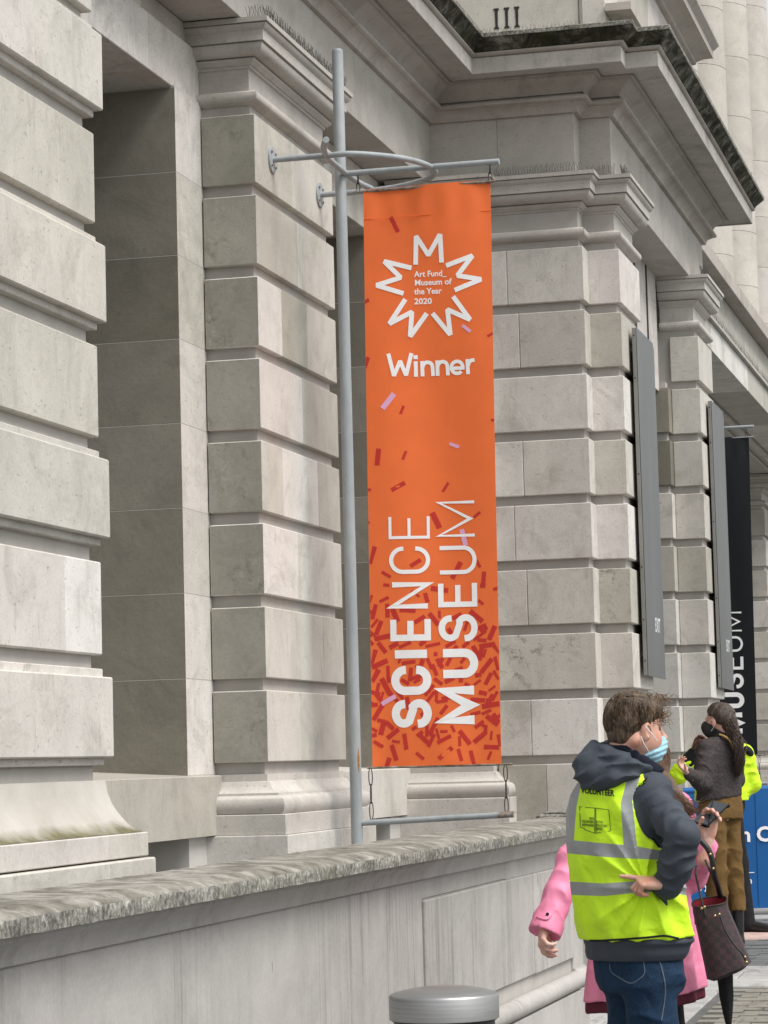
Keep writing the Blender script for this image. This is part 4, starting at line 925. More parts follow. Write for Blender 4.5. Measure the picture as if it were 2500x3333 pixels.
# ================================================================== people: figures grown as distance fields, meshed with surface nets
RZ = math.atan2(E_R[1], E_R[0])
def q3(u, v, d):                      # picture point at distance d -> (right, away, up)
    p = frame_pt(u, v, d); return np.array([p@E_R, d, p[2]])
def w3(P):                            # (right, away, up) -> world, for an (n,3) array
    P = np.asarray(P, float); return P[:, :1]*E_R+P[:, 1:2]*E_D+P[:, 2:3]*np.array([0, 0, 1.0])
def px_of(Pw):
    c = (np.asarray(Pw)-CAM) @ AX.T; return 1250+FPX*c[:, 0]/c[:, 2], 1666.5+FPX*c[:, 1]/c[:, 2]
def unit(v): v = np.array(v, float); return v/np.linalg.norm(v)
class SDF:
    def __init__(s, lo, hi, h):
        s.h = h; s.lo = np.array(lo, float); n = np.ceil((np.array(hi)-s.lo)/h).astype(int)+1
        s.g = [s.lo[i]+h*np.arange(n[i]) for i in range(3)]; s.F = np.full(n, .25, np.float32)
    def _sl(s, lo, hi):
        r = []
        for i in range(3):
            a = max(0, int((lo[i]-s.lo[i])/s.h)-1); b = min(len(s.g[i]), int((hi[i]-s.lo[i])/s.h)+3); r.append(slice(a, max(a, b)))
        return tuple(r)
    def _pts(s, sl): return (s.g[0][sl[0]][:, None, None], s.g[1][sl[1]][None, :, None], s.g[2][sl[2]][None, None, :])
    def put(s, fn, lo, hi, k=.02, mode='add'):
        m = .05+k; sl = s._sl(np.array(lo)-m, np.array(hi)+m); A = s.F[sl]
        if A.size == 0: return
        B = fn(*s._pts(sl)).astype(np.float32)
        if mode == 'sub': B = -B; hh = np.clip(.5-.5*(B-A)/k, 0, 1); s.F[sl] = A+(B-A)*hh+k*hh*(1-hh) if False else -(np.minimum(-A, -B))
        elif mode == 'and': s.F[sl] = np.maximum(A, B)
        else: hh = np.clip(.5+.5*(B-A)/k, 0, 1); s.F[sl] = B+(A-B)*hh-k*hh*(1-hh)
        return s
    def cone(s, a, b, r1, r2, k=.02, flat=None, mode='add'):
        a = np.array(a, float); b = np.array(b, float); ba = b-a; L2 = ba@ba+1e-12
        def fn(x, y, z):
            px, py, pz = x-a[0], y-a[1], z-a[2]; t = np.clip((px*ba[0]+py*ba[1]+pz*ba[2])/L2, 0, 1)
            wx, wy, wz = px-t*ba[0], py-t*ba[1], pz-t*ba[2]
            if flat is not None:
                n, f = flat; n = unit(n); dn = (wx*n[0]+wy*n[1]+wz*n[2])*(1/f-1); wx = wx+dn*n[0]; wy = wy+dn*n[1]; wz = wz+dn*n[2]
            return np.sqrt(wx*wx+wy*wy+wz*wz)-(r1+(r2-r1)*t)
        R = max(r1, r2); s.put(fn, np.minimum(a, b)-R, np.maximum(a, b)+R, k, mode); return s
    def chain(s, pts, rs, k=.02, flat=None):
        for i in range(len(pts)-1): s.cone(pts[i], pts[i+1], rs[i], rs[i+1], k, flat)
        return s
    def ell(s, c, r, axes=None, k=.02, mode='add'):
        c = np.array(c, float); r = np.array(r, float); A = np.eye(3) if axes is None else np.array([unit(a) for a in axes])
        def fn(x, y, z):
            px, py, pz = x-c[0], y-c[1], z-c[2]; q = [px*A[i][0]+py*A[i][1]+pz*A[i][2] for i in range(3)]
            k0 = np.sqrt(sum((q[i]/r[i])**2 for i in range(3))); k1 = np.sqrt(sum((q[i]/r[i]**2)**2 for i in range(3)))+1e-9
            return k0*(k0-1)/k1
        s.put(fn, c-max(r), c+max(r), k, mode); return s
    def loft(s, lv, phi, k=.02, mode='add', fold=None):
        """lv: (z, r, d, half width, half depth) from top to bottom; phi = facing angle"""
        lv = sorted(lv); Z = [l[0] for l in lv]; cf, sf = math.cos(phi), math.sin(phi)
        def fn(x, y, z):
            I = lambda i: np.interp(z, Z, [l[i] for l in lv])
            dx, dy = x-I(1), y-I(2); a, b = I(3), I(4); p = dx*cf-dy*sf; q = dx*sf+dy*cf
            rr = np.sqrt((p/a)**2+(q/b)**2)+1e-9; d = (rr-1)*np.minimum(a, b)*(.55+.45/np.maximum(rr, .5))
            if fold is not None: d = d+fold(np.arctan2(q/b, p/a), z)
            return np.maximum(d, np.maximum(z-Z[-1], Z[0]-z))
        m = max(max(l[3], l[4]) for l in lv); lo = [min(l[1] for l in lv)-m, min(l[2] for l in lv)-m, Z[0]]; hi = [max(l[1] for l in lv)+m, max(l[2] for l in lv)+m, Z[-1]]
        s.put(fn, lo, hi, k, mode); return s
    def plane(s, p, n, keep_below=True):
        n = unit(n); X, Y, Zz = s._pts((slice(None),)*3); d = (X-p[0])*n[0]+(Y-p[1])*n[1]+(Zz-p[2])*n[2]; s.F = np.maximum(s.F, d.astype(np.float32)); return s
    def wrinkle(s, amp, freq, seed, stretch=(1, 1, 1), where=None):
        rg = np.random.default_rng(seed); X, Y, Zz = s._pts((slice(None),)*3); X, Y, Zz = X*stretch[0], Y*stretch[1], Zz*stretch[2]; acc = 0
        for i in range(5):
            n = unit(rg.normal(size=3)); m = unit(rg.normal(size=3)); f = freq*(.6+.9*rg.random()); p, p2 = rg.random(2)*6.28
            acc = acc+np.sin(f*(X*n[0]+Y*n[1]+Zz*n[2])+1.6*np.sin(.6*f*(X*m[0]+Y*m[1]+Zz*m[2])+p2)+p)
        acc = acc/2.2; acc = (np.abs(acc)**.75*1.3-.55)*-amp
        if where is not None: acc = acc*where(*s._pts((slice(None),)*3))
        s.F = s.F+acc.astype(np.float32); return s
    def armfold(s, A, B, amp, n, seed, R=.10):
        A = np.array(A); B = np.array(B); ba = B-A; L2 = ba@ba; e1 = unit(np.cross(ba, [0, 1, 0])); e2 = unit(np.cross(ba, e1))
        def fn(x, y, z):
            px, py, pz = x-A[0], y-A[1], z-A[2]; t = (px*ba[0]+py*ba[1]+pz*ba[2])/L2; tc = np.clip(t, 0, 1)
            wx, wy, wz = px-tc*ba[0], py-tc*ba[1], pz-tc*ba[2]; a = wx*e1[0]+wy*e1[1]+wz*e1[2]; b = wx*e2[0]+wy*e2[1]+wz*e2[2]; rr = np.sqrt(wx*wx+wy*wy+wz*wz)+1e-6; th = np.arctan2(b, a)
            f = np.abs(np.sin(math.pi*(n*t+.55*np.sin(th+seed)+.25*np.sin(2*th+2*seed+5*t))))**.7
            win = np.clip((R-rr)/.03, 0, 1)*np.clip((t+.05)/.15, 0, 1)*np.clip((1.08-t)/.15, 0, 1)*(.45+.55*np.sin(1.7*th+3*t+seed)**2)
            return (f-.6)*amp*win
        lo = np.minimum(A, B)-R; hi = np.maximum(A, B)+R; sl = s._sl(lo, hi); s.F[sl] += fn(*s._pts(sl)).astype(np.float32); return s
    def radial(s, c, amp, n, reach):
        X, Y, Zz = s._pts((slice(None),)*3); dx = X-c[0]; dz = Zz-c[2]; r = np.sqrt(dx*dx+dz*dz); th = np.arctan2(dz, dx)
        f = (np.abs(np.sin(n*th/2+1.3*np.sin(r*9)+.8*np.sin(3*th)))**.8-.55)*np.clip(r/.06, 0, 1)*np.exp(-(r/reach)**2)*np.clip((c[1]+.10-Y)/.05, 0, 1)
        s.F += (f*amp).astype(np.float32); return s
    def mesh(s):
        F = s.F; h = s.h; ins = F < 0
        n0, n1, n2 = F.shape; c = [F[i:n0-1+i, j:n1-1+j, k:n2-1+k] for i in (0, 1) for j in (0, 1) for k in (0, 1)]
        cnt = sum((a < 0).astype(np.int8) for a in c); act = (cnt > 0) & (cnt < 8); idx = np.full(act.shape, -1, np.int64); I = np.argwhere(act); idx[act] = np.arange(len(I))
        acc = np.zeros((len(I), 3)); num = np.zeros(len(I)); cv = [a[act] for a in c]; off = [(i, j, k) for i in (0, 1) for j in (0, 1) for k in (0, 1)]
        for a in range(8):
            for b in range(a+1, 8):
                if sum(abs(off[a][t]-off[b][t]) for t in range(3)) != 1: continue
                fa, fb = cv[a], cv[b]; m = (fa < 0) != (fb < 0); t = np.where(m, fa/(np.where(m, fa-fb, 1)), 0)
                p = np.array(off[a])[None]+t[:, None]*(np.array(off[b])-np.array(off[a]))[None]; acc += np.where(m[:, None], p, 0); num += m
        V = (I+acc/num[:, None])*h+s.lo; Q = []
        for ax in range(3):
            sl0 = [slice(None)]*3; sl1 = [slice(None)]*3; sl0[ax] = slice(0, -1); sl1[ax] = slice(1, None)
            e = ins[tuple(sl0)] != ins[tuple(sl1)]; o1, o2 = [(1, 2), (2, 0), (0, 1)][ax]; E = np.argwhere(e)
            E = E[(E[:, o1] > 0) & (E[:, o2] > 0) & (E[:, o1] < F.shape[o1]-1) & (E[:, o2] < F.shape[o2]-1)]
            if not len(E): continue
            flip = ins[tuple(E.T)]; d1 = np.zeros(3, int); d1[o1] = 1; d2 = np.zeros(3, int); d2[o2] = 1
            qd = np.stack([idx[tuple((E-d1-d2).T)], idx[tuple((E-d2).T)], idx[tuple(E.T)], idx[tuple((E-d1).T)]], 1); qd = np.where(flip[:, None], qd, qd[:, ::-1]); Q.append(qd)
        Q = np.concatenate(Q); Q = Q[(Q >= 0).all(1)]; return V, Q
def np_mesh(name, V, Q, smooth=True):
    me = bpy.data.meshes.new(name); me.vertices.add(len(V)); me.vertices.foreach_set('co', np.asarray(V, np.float32).ravel())
    k = Q.shape[1]; me.loops.add(Q.size); me.loops.foreach_set('vertex_index', Q.astype(np.int32).ravel()); me.polygons.add(len(Q))
    me.polygons.foreach_set('loop_start', np.arange(0, Q.size, k, dtype=np.int32)); me.polygons.foreach_set('use_smooth', [smooth]*len(Q)); me.update(calc_edges=True); me.validate(); return me
def relax(V, Q, it=1):
    for _ in range(it):
        acc = np.zeros_like(V); n = np.zeros(len(V))
        for a in range(4): np.add.at(acc, Q[:, a], V[Q[:, (a+1) % 4]]+V[Q[:, (a+3) % 4]]); np.add.at(n, Q[:, a], 2)
        V = V*.5+.5*acc/np.maximum(n, 1)[:, None]
    return V
def grow(sdf, name, mat, parent, it=1):
    V, Q = sdf.mesh(); V = relax(V, Q, it); return link(name, np_mesh(name, w3(V), Q), mat, parent)
def merged(name, parts, mat, parent, it=1):
    VV = []; QQ = []; b = 0
    for s in parts: V, Q = s.mesh(); V = relax(V, Q, it); VV.append(w3(V)); QQ.append(Q+b); b += len(V)
    return link(name, np_mesh(name, np.concatenate(VV), np.concatenate(QQ)), mat, parent)
def cloth_mat(name, col, rough=.8, var=.12, fold=.5, fscale=9, weave=220, spec=.3, col2=None):
    t = NT(name); P = t.pos(obj=True)
    c = t.mix(1.0, (*col, 1) if len(col) == 3 else col, t.ramp(t.noise(P, 7, 5), [(.3, G(1-var)), (.7, G(1+var))]), 'MULTIPLY')
    if col2: c = t.mix(t.ramp(t.noise(P, 120, 3, .7), [(.45, G(0)), (.6, G(1))]), c, (*col2, 1))
    h = t.math('ADD', t.math('MULTIPLY', t.noise(P, fscale, 2, .45, .6), 1.0), t.math('MULTIPLY', t.noise(P, weave, 2), .02))
    t.bump(h, fold, .03); return t.fin(c, rough, spec=spec)
def skin_mat(name, col):
    t = NT(name); P = t.pos(obj=True); c = t.mix(t.ramp(t.noise(P, 28, 4), [(.4, G(0)), (.65, G(1))]), (*col, 1), (col[0]*1.05, col[1]*.78, col[2]*.72, 1)); t.bump(t.noise(P, 260, 3), .15, .002)
    t.b.inputs['Subsurface Weight'].default_value = .12; t.b.inputs['Subsurface Radius'].default_value = (.012, .005, .003); t.b.inputs['Subsurface Scale'].default_value = .5
    return t.fin(c, .52, spec=.4)
def hair_mat(name, a, b):
    t = NT(name); P = t.pos(obj=True); c = t.mix(t.ramp(t.noise(t.pos((1, 1, .35), True), 90, 4), [(.38, G(0)), (.66, G(1))]), (*a, 1), (*b, 1)); t.bump(t.noise(t.pos((80, 80, 16), True), 3, 4), .8, .006); return t.fin(c, .48, spec=.5)
def hand_sdf(W, F, N, side, curls, thumb=(.5, .3), scale=1.0, h=.0022, fore=.07):
    """W wrist, F finger direction, N palm normal; side=+1/-1 picks the thumb side; curls: (base, middle, tip) degrees per finger from the index"""
    F = unit(F); N = unit(np.array(N)-F*(np.array(N)@F)); T = np.cross(N, F)*side; S = scale; W = np.array(W, float)
    s = SDF(W-.22*S, W+.22*S, h); c = W+F*.048*S
    s.cone(W-F*fore*S, W, .029*S, .026*S, .01, (N, .78)); s.cone(W, W+F*.05*S, .026*S, .034*S, .012, (N, .5))
    for o, L in ((.029, .088), (.010, .092), (-.009, .088), (-.026, .080)): s.cone(W+F*.03*S+T*o*.7*S, W+F*L*S+T*o*S, .014*S, .0105*S, .012)
    for i, (o, L, b) in enumerate(((.029, .070, .088), (.010, .078, .092), (-.009, .072, .088), (-.026, .056, .080))):
        p = W+F*b*S+T*o*S; ang = 0; rr = [.0098, .0088, .0078, .0066]
        for j, fr in enumerate((.45, .31, .24)):
            ang += math.radians(curls[i][j]); d = F*math.cos(ang)+N*math.sin(ang)+T*o*.9; d = unit(d); q = p+d*L*fr*S; s.cone(p, q, rr[j]*S, rr[j+1]*S, .0035); p = q
    p = W+F*.022*S+T*.026*S+N*.008*S; d = unit(F*.75+T*.62+N*thumb[1]); q = p+d*.040*S; s.cone(p, q, .015*S, .0115*S, .008); d2 = unit(F*(.95-thumb[0]*.3)+T*(.45-thumb[0])+N*thumb[1]*1.3); r_ = q+d2*.032*S; s.cone(q, r_, .0112*S, .0095*S, .004); s.cone(r_, r_+d2*.024*S, .0095*S, .0075*S, .004)
    return s
def project(bvh, u, v, lift=.003):
    d = Vector(ray(u, v)).normalized(); hit = bvh.ray_cast(Vector(CAM), d)
    if hit[0] is None: return None
    return np.array(hit[0])-np.array(d)*lift
def world_bvh(*objs):
    vs = []; fs = []
    for o in objs:
        m = world_of(o); b = len(vs); vs += [m @ v.co for v in o.data.vertices]; fs += [tuple(b+i for i in p.vertices) for p in o.data.polygons]
    return BVHTree.FromPolygons(vs, fs)
def decal(name, bvh, polys, mat, parent, lift=.003):
    mb = MB()
    for pl in polys:
        w = [project(bvh, *p, lift) for p in pl]
        if any(x is None for x in w): continue
        mb.add(w, [tuple(range(len(w)))])
    return mb.build(name, mat, parent, recalc=False)
def decal_text(name, bvh, txt, u, v, hpx, mat, parent, slope=0.0, width=None, bold=0.0, align='LEFT', cut=None):
    vs, fs = text_mesh(txt, 1.0, bold, align); xs = [p[0] for p in vs]; sc = hpx/.70; sx = sc if width is None else width/(max(xs)-min(xs))
    pts = [project(bvh, u+p[0]*sx, v-p[1]*sc+p[0]*sx*slope) for p in vs]; mb = MB(); ok = [f for f in fs if all(pts[i] is not None and (cut is None or cut(u+vs[i][0]*sx, v-vs[i][1]*sc)) for i in f)]
    mb.add([p if p is not None else (0, 0, -5) for p in pts], ok); o = mb.build(name, mat, parent, recalc=False); return o
M_SKIN = skin_mat('fair_skin', (.56, .34, .26)); M_SKIN2 = skin_mat('pale_skin', (.62, .41, .34)); M_SKIN3 = skin_mat('dark_skin', (.12, .055, .042))
M_NAVY = cloth_mat('slate_blue_jacket', (.046, .055, .070), .75, .15, .45, 8, 160); M_NAVY2 = cloth_mat('navy_fleece', (.010, .013, .024), .9)
M_HIVIS = cloth_mat('fluorescent_yellow_mesh', (.58, .88, .022), .6, .06, .6, 11, 260); M_TAPE = cloth_mat('silver_reflective_tape', (.27, .285, .29), .42, .06, .5, 8, 300, .5)
M_JEANS = cloth_mat('dark_blue_denim', (.010, .027, .058), .85, .30, .6, 10, 300, .2, (.014, .036, .075)); M_BLACKC = cloth_mat('black_cloth', (.008, .008, .009), .8)
M_STITCH = plain('denim_stitching', (.10, .13, .17), .8)
M_PINKC = cloth_mat('pink_raincoat', (.76, .235, .375), .55, .08, .55, 8, 200, .4); M_MAROON = cloth_mat('maroon_lining', (.10, .010, .025), .7)
M_SWEAT = cloth_mat('grey_brown_knit', (.048, .040, .040), .95, .2, .5, 12, 90, .1, (.085, .075, .075)); M_CORD = cloth_mat('brown_corduroy', (.135, .078, .026), .85, .15, .6, 9, 200, .2)
M_MASKB = cloth_mat('blue_surgical_mask', (.33, .58, .68), .7, .10, .3, 30); M_MASKK = cloth_mat('dark_cloth_mask', (.034, .036, .036), .85); M_LOOP = plain('white_elastic', (.75, .75, .73), .7)
M_HAIR1 = hair_mat('brown_hair', (.034, .021, .011), (.15, .096, .053)); M_HAIR1B = hair_mat('light_brown_curls', (.13, .075, .036), (.26, .165, .085)); M_HAIR2 = hair_mat('auburn_hair', (.07, .034, .018), (.16, .088, .05)); M_HAIR3 = hair_mat('dark_brown_hair', (.022, .014, .010), (.085, .055, .037))  # fringe curls are a lighter brown than the rest of the hair
M_LEATHER = plain('black_boot_leather', (.010, .010, .011), .35, 0, .1)
def strands(name, roots, mat, parent, r=.0016, n=3):
    mb = MB()
    for pts in roots:
        k = len(pts); mb.tube(w3(np.array(pts)), [r*(1-.7*i/(k-1)) for i in range(k)], n, False)
    return mb.build(name, mat, parent, smooth=60, recalc=False)

# ---------------------------------------------------------------- man in the volunteer vest
D1 = 9.2
mz = lambda x, y, dd=0.0: q3(1740+x/2.765, 2200+y/2.765, D1+dd)
ms = lambda u, v, dd=0.0: q3(u, v, D1+dd)
base = w3([[ms(2085, 3200)[0], D1, 0]])[0]
man = empty('person', (base[0], base[1], ground_z(base[0])), RZ); tag(man, 'man in yellow high-visibility vest over dark jacket and jeans, hand behind his hip', 'person', 'people near the entrance')
PHI = math.radians(44); fw = np.array([math.sin(PHI), math.cos(PHI), 0]); rt = np.array([math.cos(PHI), -math.sin(PHI), 0]); up = np.array([0, 0, 1.0])
H = mz(885, 385, .0); fd = unit([.95, .32, 0]); sd = unit([.32, -.95, 0]); hp = lambda f, s, u: H+fd*f+sd*s+up*u; HA = (fd, sd, up)
def lv(u, v, a, b, dd=0.0): p = ms(u, v, dd); return (p[2], p[0], p[1], a, b)
TORSO = [lv(2062, 2488, .068, .07), lv(2050, 2515, .115, .085), lv(2036, 2545, .172, .102), lv(2028, 2585, .192, .118), lv(2024, 2640, .200, .128), lv(2028, 2740, .198, .132), lv(2042, 2890, .196, .135), lv(2062, 3000, .200, .145), lv(2080, 3062, .200, .148)]
HEMJ = [lv(2078, 3060, .196, .145), lv(2072, 3100, .192, .140), lv(2068, 3122, .180, .130)]
SH, EL, WR = mz(1035, 1065, -.11), mz(1335, 1445, -.25), mz(1195, 1880, -.19)
SHL, ELL, WRL = mz(600, 1010, .13), mz(620, 1480, .20), mz(900, 1560, .33)
bodyb = (ms(1850, 3420)+np.array([0, -.4, -.3]), ms(2330, 2230)+np.array([0, .45, .05]))
# continuous body: head, neck, trunk, limbs; hands at finer grain
g = SDF([H[0]-.42, D1-.42, 0.0], [H[0]+.42, D1+.45, H[2]+.16], .0085)
g.loft([(z, r, d, a*.86, b*.84) for z, r, d, a, b in TORSO], PHI).chain([SH, EL, WR], [.046, .038, .028]).chain([SHL, ELL, WRL], [.046, .038, .028])
hipR, hipL = ms(2118, 3170, -.07), ms(2055, 3170, .08); knR, knL = np.array([ms(2112, 3300)[0], D1-.07, .50]), np.array([ms(2070, 3300)[0], D1+.10, .50]); anR, anL = knR+np.array([-.02, .02, -.42]), knL+np.array([-.02, .03, -.42])
g.ell((hipR+hipL)/2, (.11, .08, .09), (rt, fw, up)).chain([hipR, knR, anR], [.062, .05, .036]).chain([hipL, knL, anL], [.062, .05, .036]); g.cone(hp(-.03, 0, -.10), hp(-.055, 0, -.25), .053, .062, .03)
for a in (anR, anL): g.cone(a-up*.03, a+fw*.17-up*.05, .035, .03)
hd = SDF(hp(0, 0, 0)-.17-np.array([0, 0, .08]), hp(0, 0, 0)+.16, .0032)
hd.ell(hp(-.004, 0, -.002), (.083, .072, .083), HA).ell(hp(.036, 0, -.055), (.056, .057, .082), HA, .03).ell(hp(.054, 0, -.112), (.036, .038, .030), HA, .03).cone(hp(.02, .03, -.10), hp(-.015, .055, -.075), .022, .022, .03).cone(hp(.02, -.03, -.10), hp(-.015, -.055, -.075), .022, .022, .03)
hd.cone(hp(.090, 0, -.028), hp(.112, 0, -.066), .008, .012, .012).ell(hp(.105, 0, -.072), (.012, .017, .010), HA, .01).cone(hp(.078, .034, -.017), hp(.088, -.0, -.014), .009, .009, .015).cone(hp(.078, -.034, -.017), hp(.088, .0, -.014), .009, .009, .015).ell(hp(.050, .036, -.075), (.030, .024, .030), HA, .03).ell(hp(.084, .0, -.098), (.016, .024, .007), HA, .008)
hd.ell(hp(.080, .032, -.036), (.012, .014, .009), HA, .004, 'sub')
hd.ell(hp(.012, .079, -.046), (.019, .008, .033), (unit(fd*.95+sd*.35), unit(sd*.95-fd*.35), unit(up*.97-fd*.15)), .006).ell(hp(.018, .086, -.044), (.009, .006, .019), HA, .003, 'sub').cone(hp(-.03, 0, -.08), hp(-.05, 0, -.22), .053, .058, .03)
hR = hand_sdf(mz(1175, 1872, -.212), (-.98, .01, .09), (-.05, .40, -.9), 1, ((-6, 4, 4), (58, 66, 34), (66, 70, 40), (72, 70, 40)), (.55, .7), .92, .0022, .008)
merged('body', [hd, hR, g], M_SKIN, man)
# eye, eyebrow
mb = MB(); c_ = w3([hp(.076, .031, -.037)])[0]
bm = bmesh.new(); bmesh.ops.create_uvsphere(bm, u_segments=14, v_segments=10, radius=.011); bmesh.ops.translate(bm, verts=bm.verts, vec=Vector(c_)); me = bpy.data.meshes.new('eye'); bm.to_mesh(me); bm.free(); link('eye', me, plain('dark_eye', (.05, .035, .03), .2), man)
strands('eyebrow', [[hp(.078+.012*t-.002, .046-.034*t, -.013+.004*math.sin(t*3)), hp(.084+.012*t, .044-.036*t, -.009)] for t in np.linspace(0, 1, 16)], M_HAIR1, man, .002)
# jeans
j = SDF([H[0]-.30, D1-.30, .0], [H[0]+.36, D1+.34, ms(2080, 3080)[2]], .0065)
j.loft([lv(2072, 3082, .165, .118), lv(2078, 3140, .168, .122), lv(2084, 3190, .166, .124), lv(2088, 3225, .150, .116)], PHI, .03).chain([hipR-up*.02, knR, anR+up*.02], [.094, .074, .062], .03).chain([hipL-up*.02, knL, anL+up*.02], [.094, .074, .062], .03)
j.armfold(hipR+up*.05, knR, .012, 3.6, .2, .14).armfold(hipL+up*.05, knL, .010, 3.3, 1.2, .13); jeans = grow(j, 'jeans', M_JEANS, man)
for a in (anR, anL):
    f_ = SDF(a-np.array([.2, .2, .12]), a+np.array([.26, .26, .12]), .006); f_.cone(a-up*.03-fw*.03, a+fw*.15-up*.045, .042, .036).plane(a-up*.082, -up); grow(f_, 'shoe', M_LEATHER, man)
# jacket: trunk, sleeves, hood
k = SDF([H[0]-.36, D1-.42, ms(2070, 3135)[2]], [H[0]+.40, D1+.46, H[2]-.03], .0055)
k.loft(TORSO, PHI, .03).loft(HEMJ, PHI, .02).ell(mz(1050, 1010, -.075), (.064, .075, .052), (unit([.8, 0, -.6]), unit([0, 1, 0]), unit([.6, 0, .8])), .03).chain([SH, SH*.45+EL*.55, EL], [.058, .056, .056], .02).chain([EL, EL*.5+WR*.5+np.array([.006, -.005, -.005]), WR], [.057, .058, .050], .012)
k.chain([SHL, ELL, WRL], [.072, .066, .05], .03)
k.plane(WR+unit(WR-EL)*.012, unit(WR-EL)) if False else None
wmask = lambda x, y, z: np.clip((x-(H[0]-.02))/.08, 0, 1)*np.ones_like(y)*np.ones_like(z)
k.armfold(SH, EL, .014, 3.6, .7).armfold(EL, WR, .015, 3.4, 2.1)
jacket = grow(k, 'jacket', M_NAVY, man)
ho = SDF([H[0]-.30, D1-.26, H[2]-.29], [H[0]+.16, D1+.26, H[2]+.0], .0045)
ho.chain([mz(530, 612, .02), mz(512, 690, .0), mz(488, 800, -.01), mz(500, 890, -.03)], [.008, .026, .046, .046], .02).chain([mz(500, 890, -.03), mz(600, 925, -.075), mz(720, 895, -.105), mz(860, 850, -.118), mz(1000, 842, -.105)], [.046, .040, .038, .030, .014], .025)
ho.chain([mz(532, 615, .01), mz(640, 690, -.05), mz(760, 765, -.095), mz(890, 815, -.118), mz(1020, 840, -.105)], [.009, .020, .022, .020, .012], .02).chain([mz(560, 640, .04), mz(700, 660, .10), mz(900, 710, .12)], [.016, .028, .028], .03)
ho.ell(mz(640, 800, -.02), (.085, .075, .050), None, .03).ell(mz(800, 800, -.03), (.07, .07, .035), None, .03); ho.armfold(mz(600, 640, -.05), mz(640, 1030, -.08), .015, 2.7, 1.0, .19).wrinkle(.0025, 30, 5, (1, 1, 2.2)); grow(ho, 'hood', M_NAVY, man)
co = SDF([H[0]-.18, D1-.20, H[2]-.22], [H[0]+.16, D1+.2, H[2]-.02], .0045)
co.loft([(mz(0, 640)[2], mz(850, 0)[0], D1-.005, .092, .085), (mz(0, 760)[2], mz(880, 0)[0], D1, .088, .082), (mz(0, 870)[2], mz(900, 0)[0], D1, .10, .09)], PHI, .02).ell(mz(1000, 800, -.055), (.05, .04, .045), None, .03).plane(mz(850, 700, 0), unit(up*.82+fd*.57)).wrinkle(.004, 60, 8); grow(co, 'fleece_collar', M_NAVY2, man)
# vest with tape
VT = [(z, r, d, a+.013, b+.015) for z, r, d, a, b in TORSO if z < TORSO[0][0]-.01]
v_ = SDF([H[0]-.34, D1-.34, ms(2070, 3075)[2]], [H[0]+.34, D1+.36, H[2]-.10], .0048)
v_.loft(VT, PHI, .02, 'add', lambda th, z: .0045*np.sin(5*th+9*z+1.5*np.sin(14*z))*np.clip((ms(0, 2780)[2]-z)/.15, 0, 1)+.003*np.sin(11*th+21*z))
v_.plane(ms(2070, 3052), unit([.02, 0, -1]))
v_.cone(SH+rt*.012-up*.02, EL, .076, .105, .01, None, 'sub').ell(mz(1150, 1000, .0), (.085, .16, .085), None, .01, 'sub')
v_.radial(mz(1000, 1870, -.16), .014, 13, .27)
V, Q = v_.mesh(); V = relax(V, Q, 1); bm = bmesh.new(); bm.from_mesh(np_mesh('tmp', w3(V), Q))
def zpx(x, y): return 1740+x/2.765, 2200+y/2.765
BANDS = {'b1t': [(330, 1478), (640, 1508), (880, 1528), (1130, 1572), (1420, 1590)], 'b1b': [(330, 1600), (640, 1630), (880, 1645), (1130, 1655), (1420, 1672)], 'b2t': [(340, 1852), (620, 1868), (880, 1850), (1130, 1836), (1420, 1858)], 'b2b': [(340, 1972), (620, 1982), (880, 1955), (1130, 1940), (1420, 1984)]}
STRAP_L = [(850, 860), (775, 1150), (802, 1530)]; STRAP_R = [(965, 860), (880, 1130), (922, 1530)]; LSTR = [(425, 940), (378, 1180), (352, 1480)]
cuts = [(l[i], l[i+1]) for l in list(BANDS.values())+[STRAP_L, STRAP_R, LSTR] for i in range(len(l)-1)]
for a, b in cuts:
    n = np.cross(ray(*zpx(*a)), ray(*zpx(*b))); n /= np.linalg.norm(n)
    bmesh.ops.bisect_plane(bm, geom=bm.verts[:]+bm.edges[:]+bm.faces[:], dist=1e-6, plane_co=Vector(CAM), plane_no=Vector(n))
bm.faces.ensure_lookup_table(); FC = np.array([f.calc_center_median() for f in bm.faces]); U_, V_ = px_of(FC); X_, Y_ = (U_-1740)*2.765, (V_-2200)*2.765
pl_ = lambda l, t: np.interp(t, [p[0] for p in l], [p[1] for p in l]); pv = lambda l, t: np.interp(t, [p[1] for p in l], [p[0] for p in l])
tape = ((Y_ > pl_(BANDS['b1t'], X_)) & (Y_ < pl_(BANDS['b1b'], X_))) | ((Y_ > pl_(BANDS['b2t'], X_)) & (Y_ < pl_(BANDS['b2b'], X_))) | ((X_ > pv(STRAP_L, Y_)) & (X_ < pv(STRAP_R, Y_)) & (Y_ < pl_(BANDS['b1t'], X_))) | ((X_ < pv(LSTR, Y_)) & (Y_ < pl_(BANDS['b1t'], X_)))
def split_faces(bm, keep, name, mat, parent):
    b2 = bm.copy(); b2.faces.ensure_lookup_table(); bmesh.ops.delete(b2, geom=[f for f, kf in zip(b2.faces, keep) if not kf], context='FACES'); me = bpy.data.meshes.new(name); b2.to_mesh(me); b2.free(); me.polygons.foreach_set('use_smooth', [True]*len(me.polygons)); return link(name, me, mat, parent)
vest = split_faces(bm, ~tape, 'vest', M_HIVIS, man); tp = split_faces(bm, tape, 'reflective_tape', M_TAPE, vest); bm.free()
bv = world_bvh(vest, tp); ball = world_bvh(vest, tp, jacket)
def px_tube(name, bvh, pts, r, mat, parent, fn=zpx, n=6, lift=.002):
    w = [project(bvh, *fn(*p), lift) for p in spline([(x, y, 0) for x, y in pts], 6) for p in [(p[0], p[1])]]; w = [x for x in w if x is not None]
    if len(w) > 2: mb = MB(); mb.tube(w, r, n); mb.build(name, mat, parent, smooth=60)
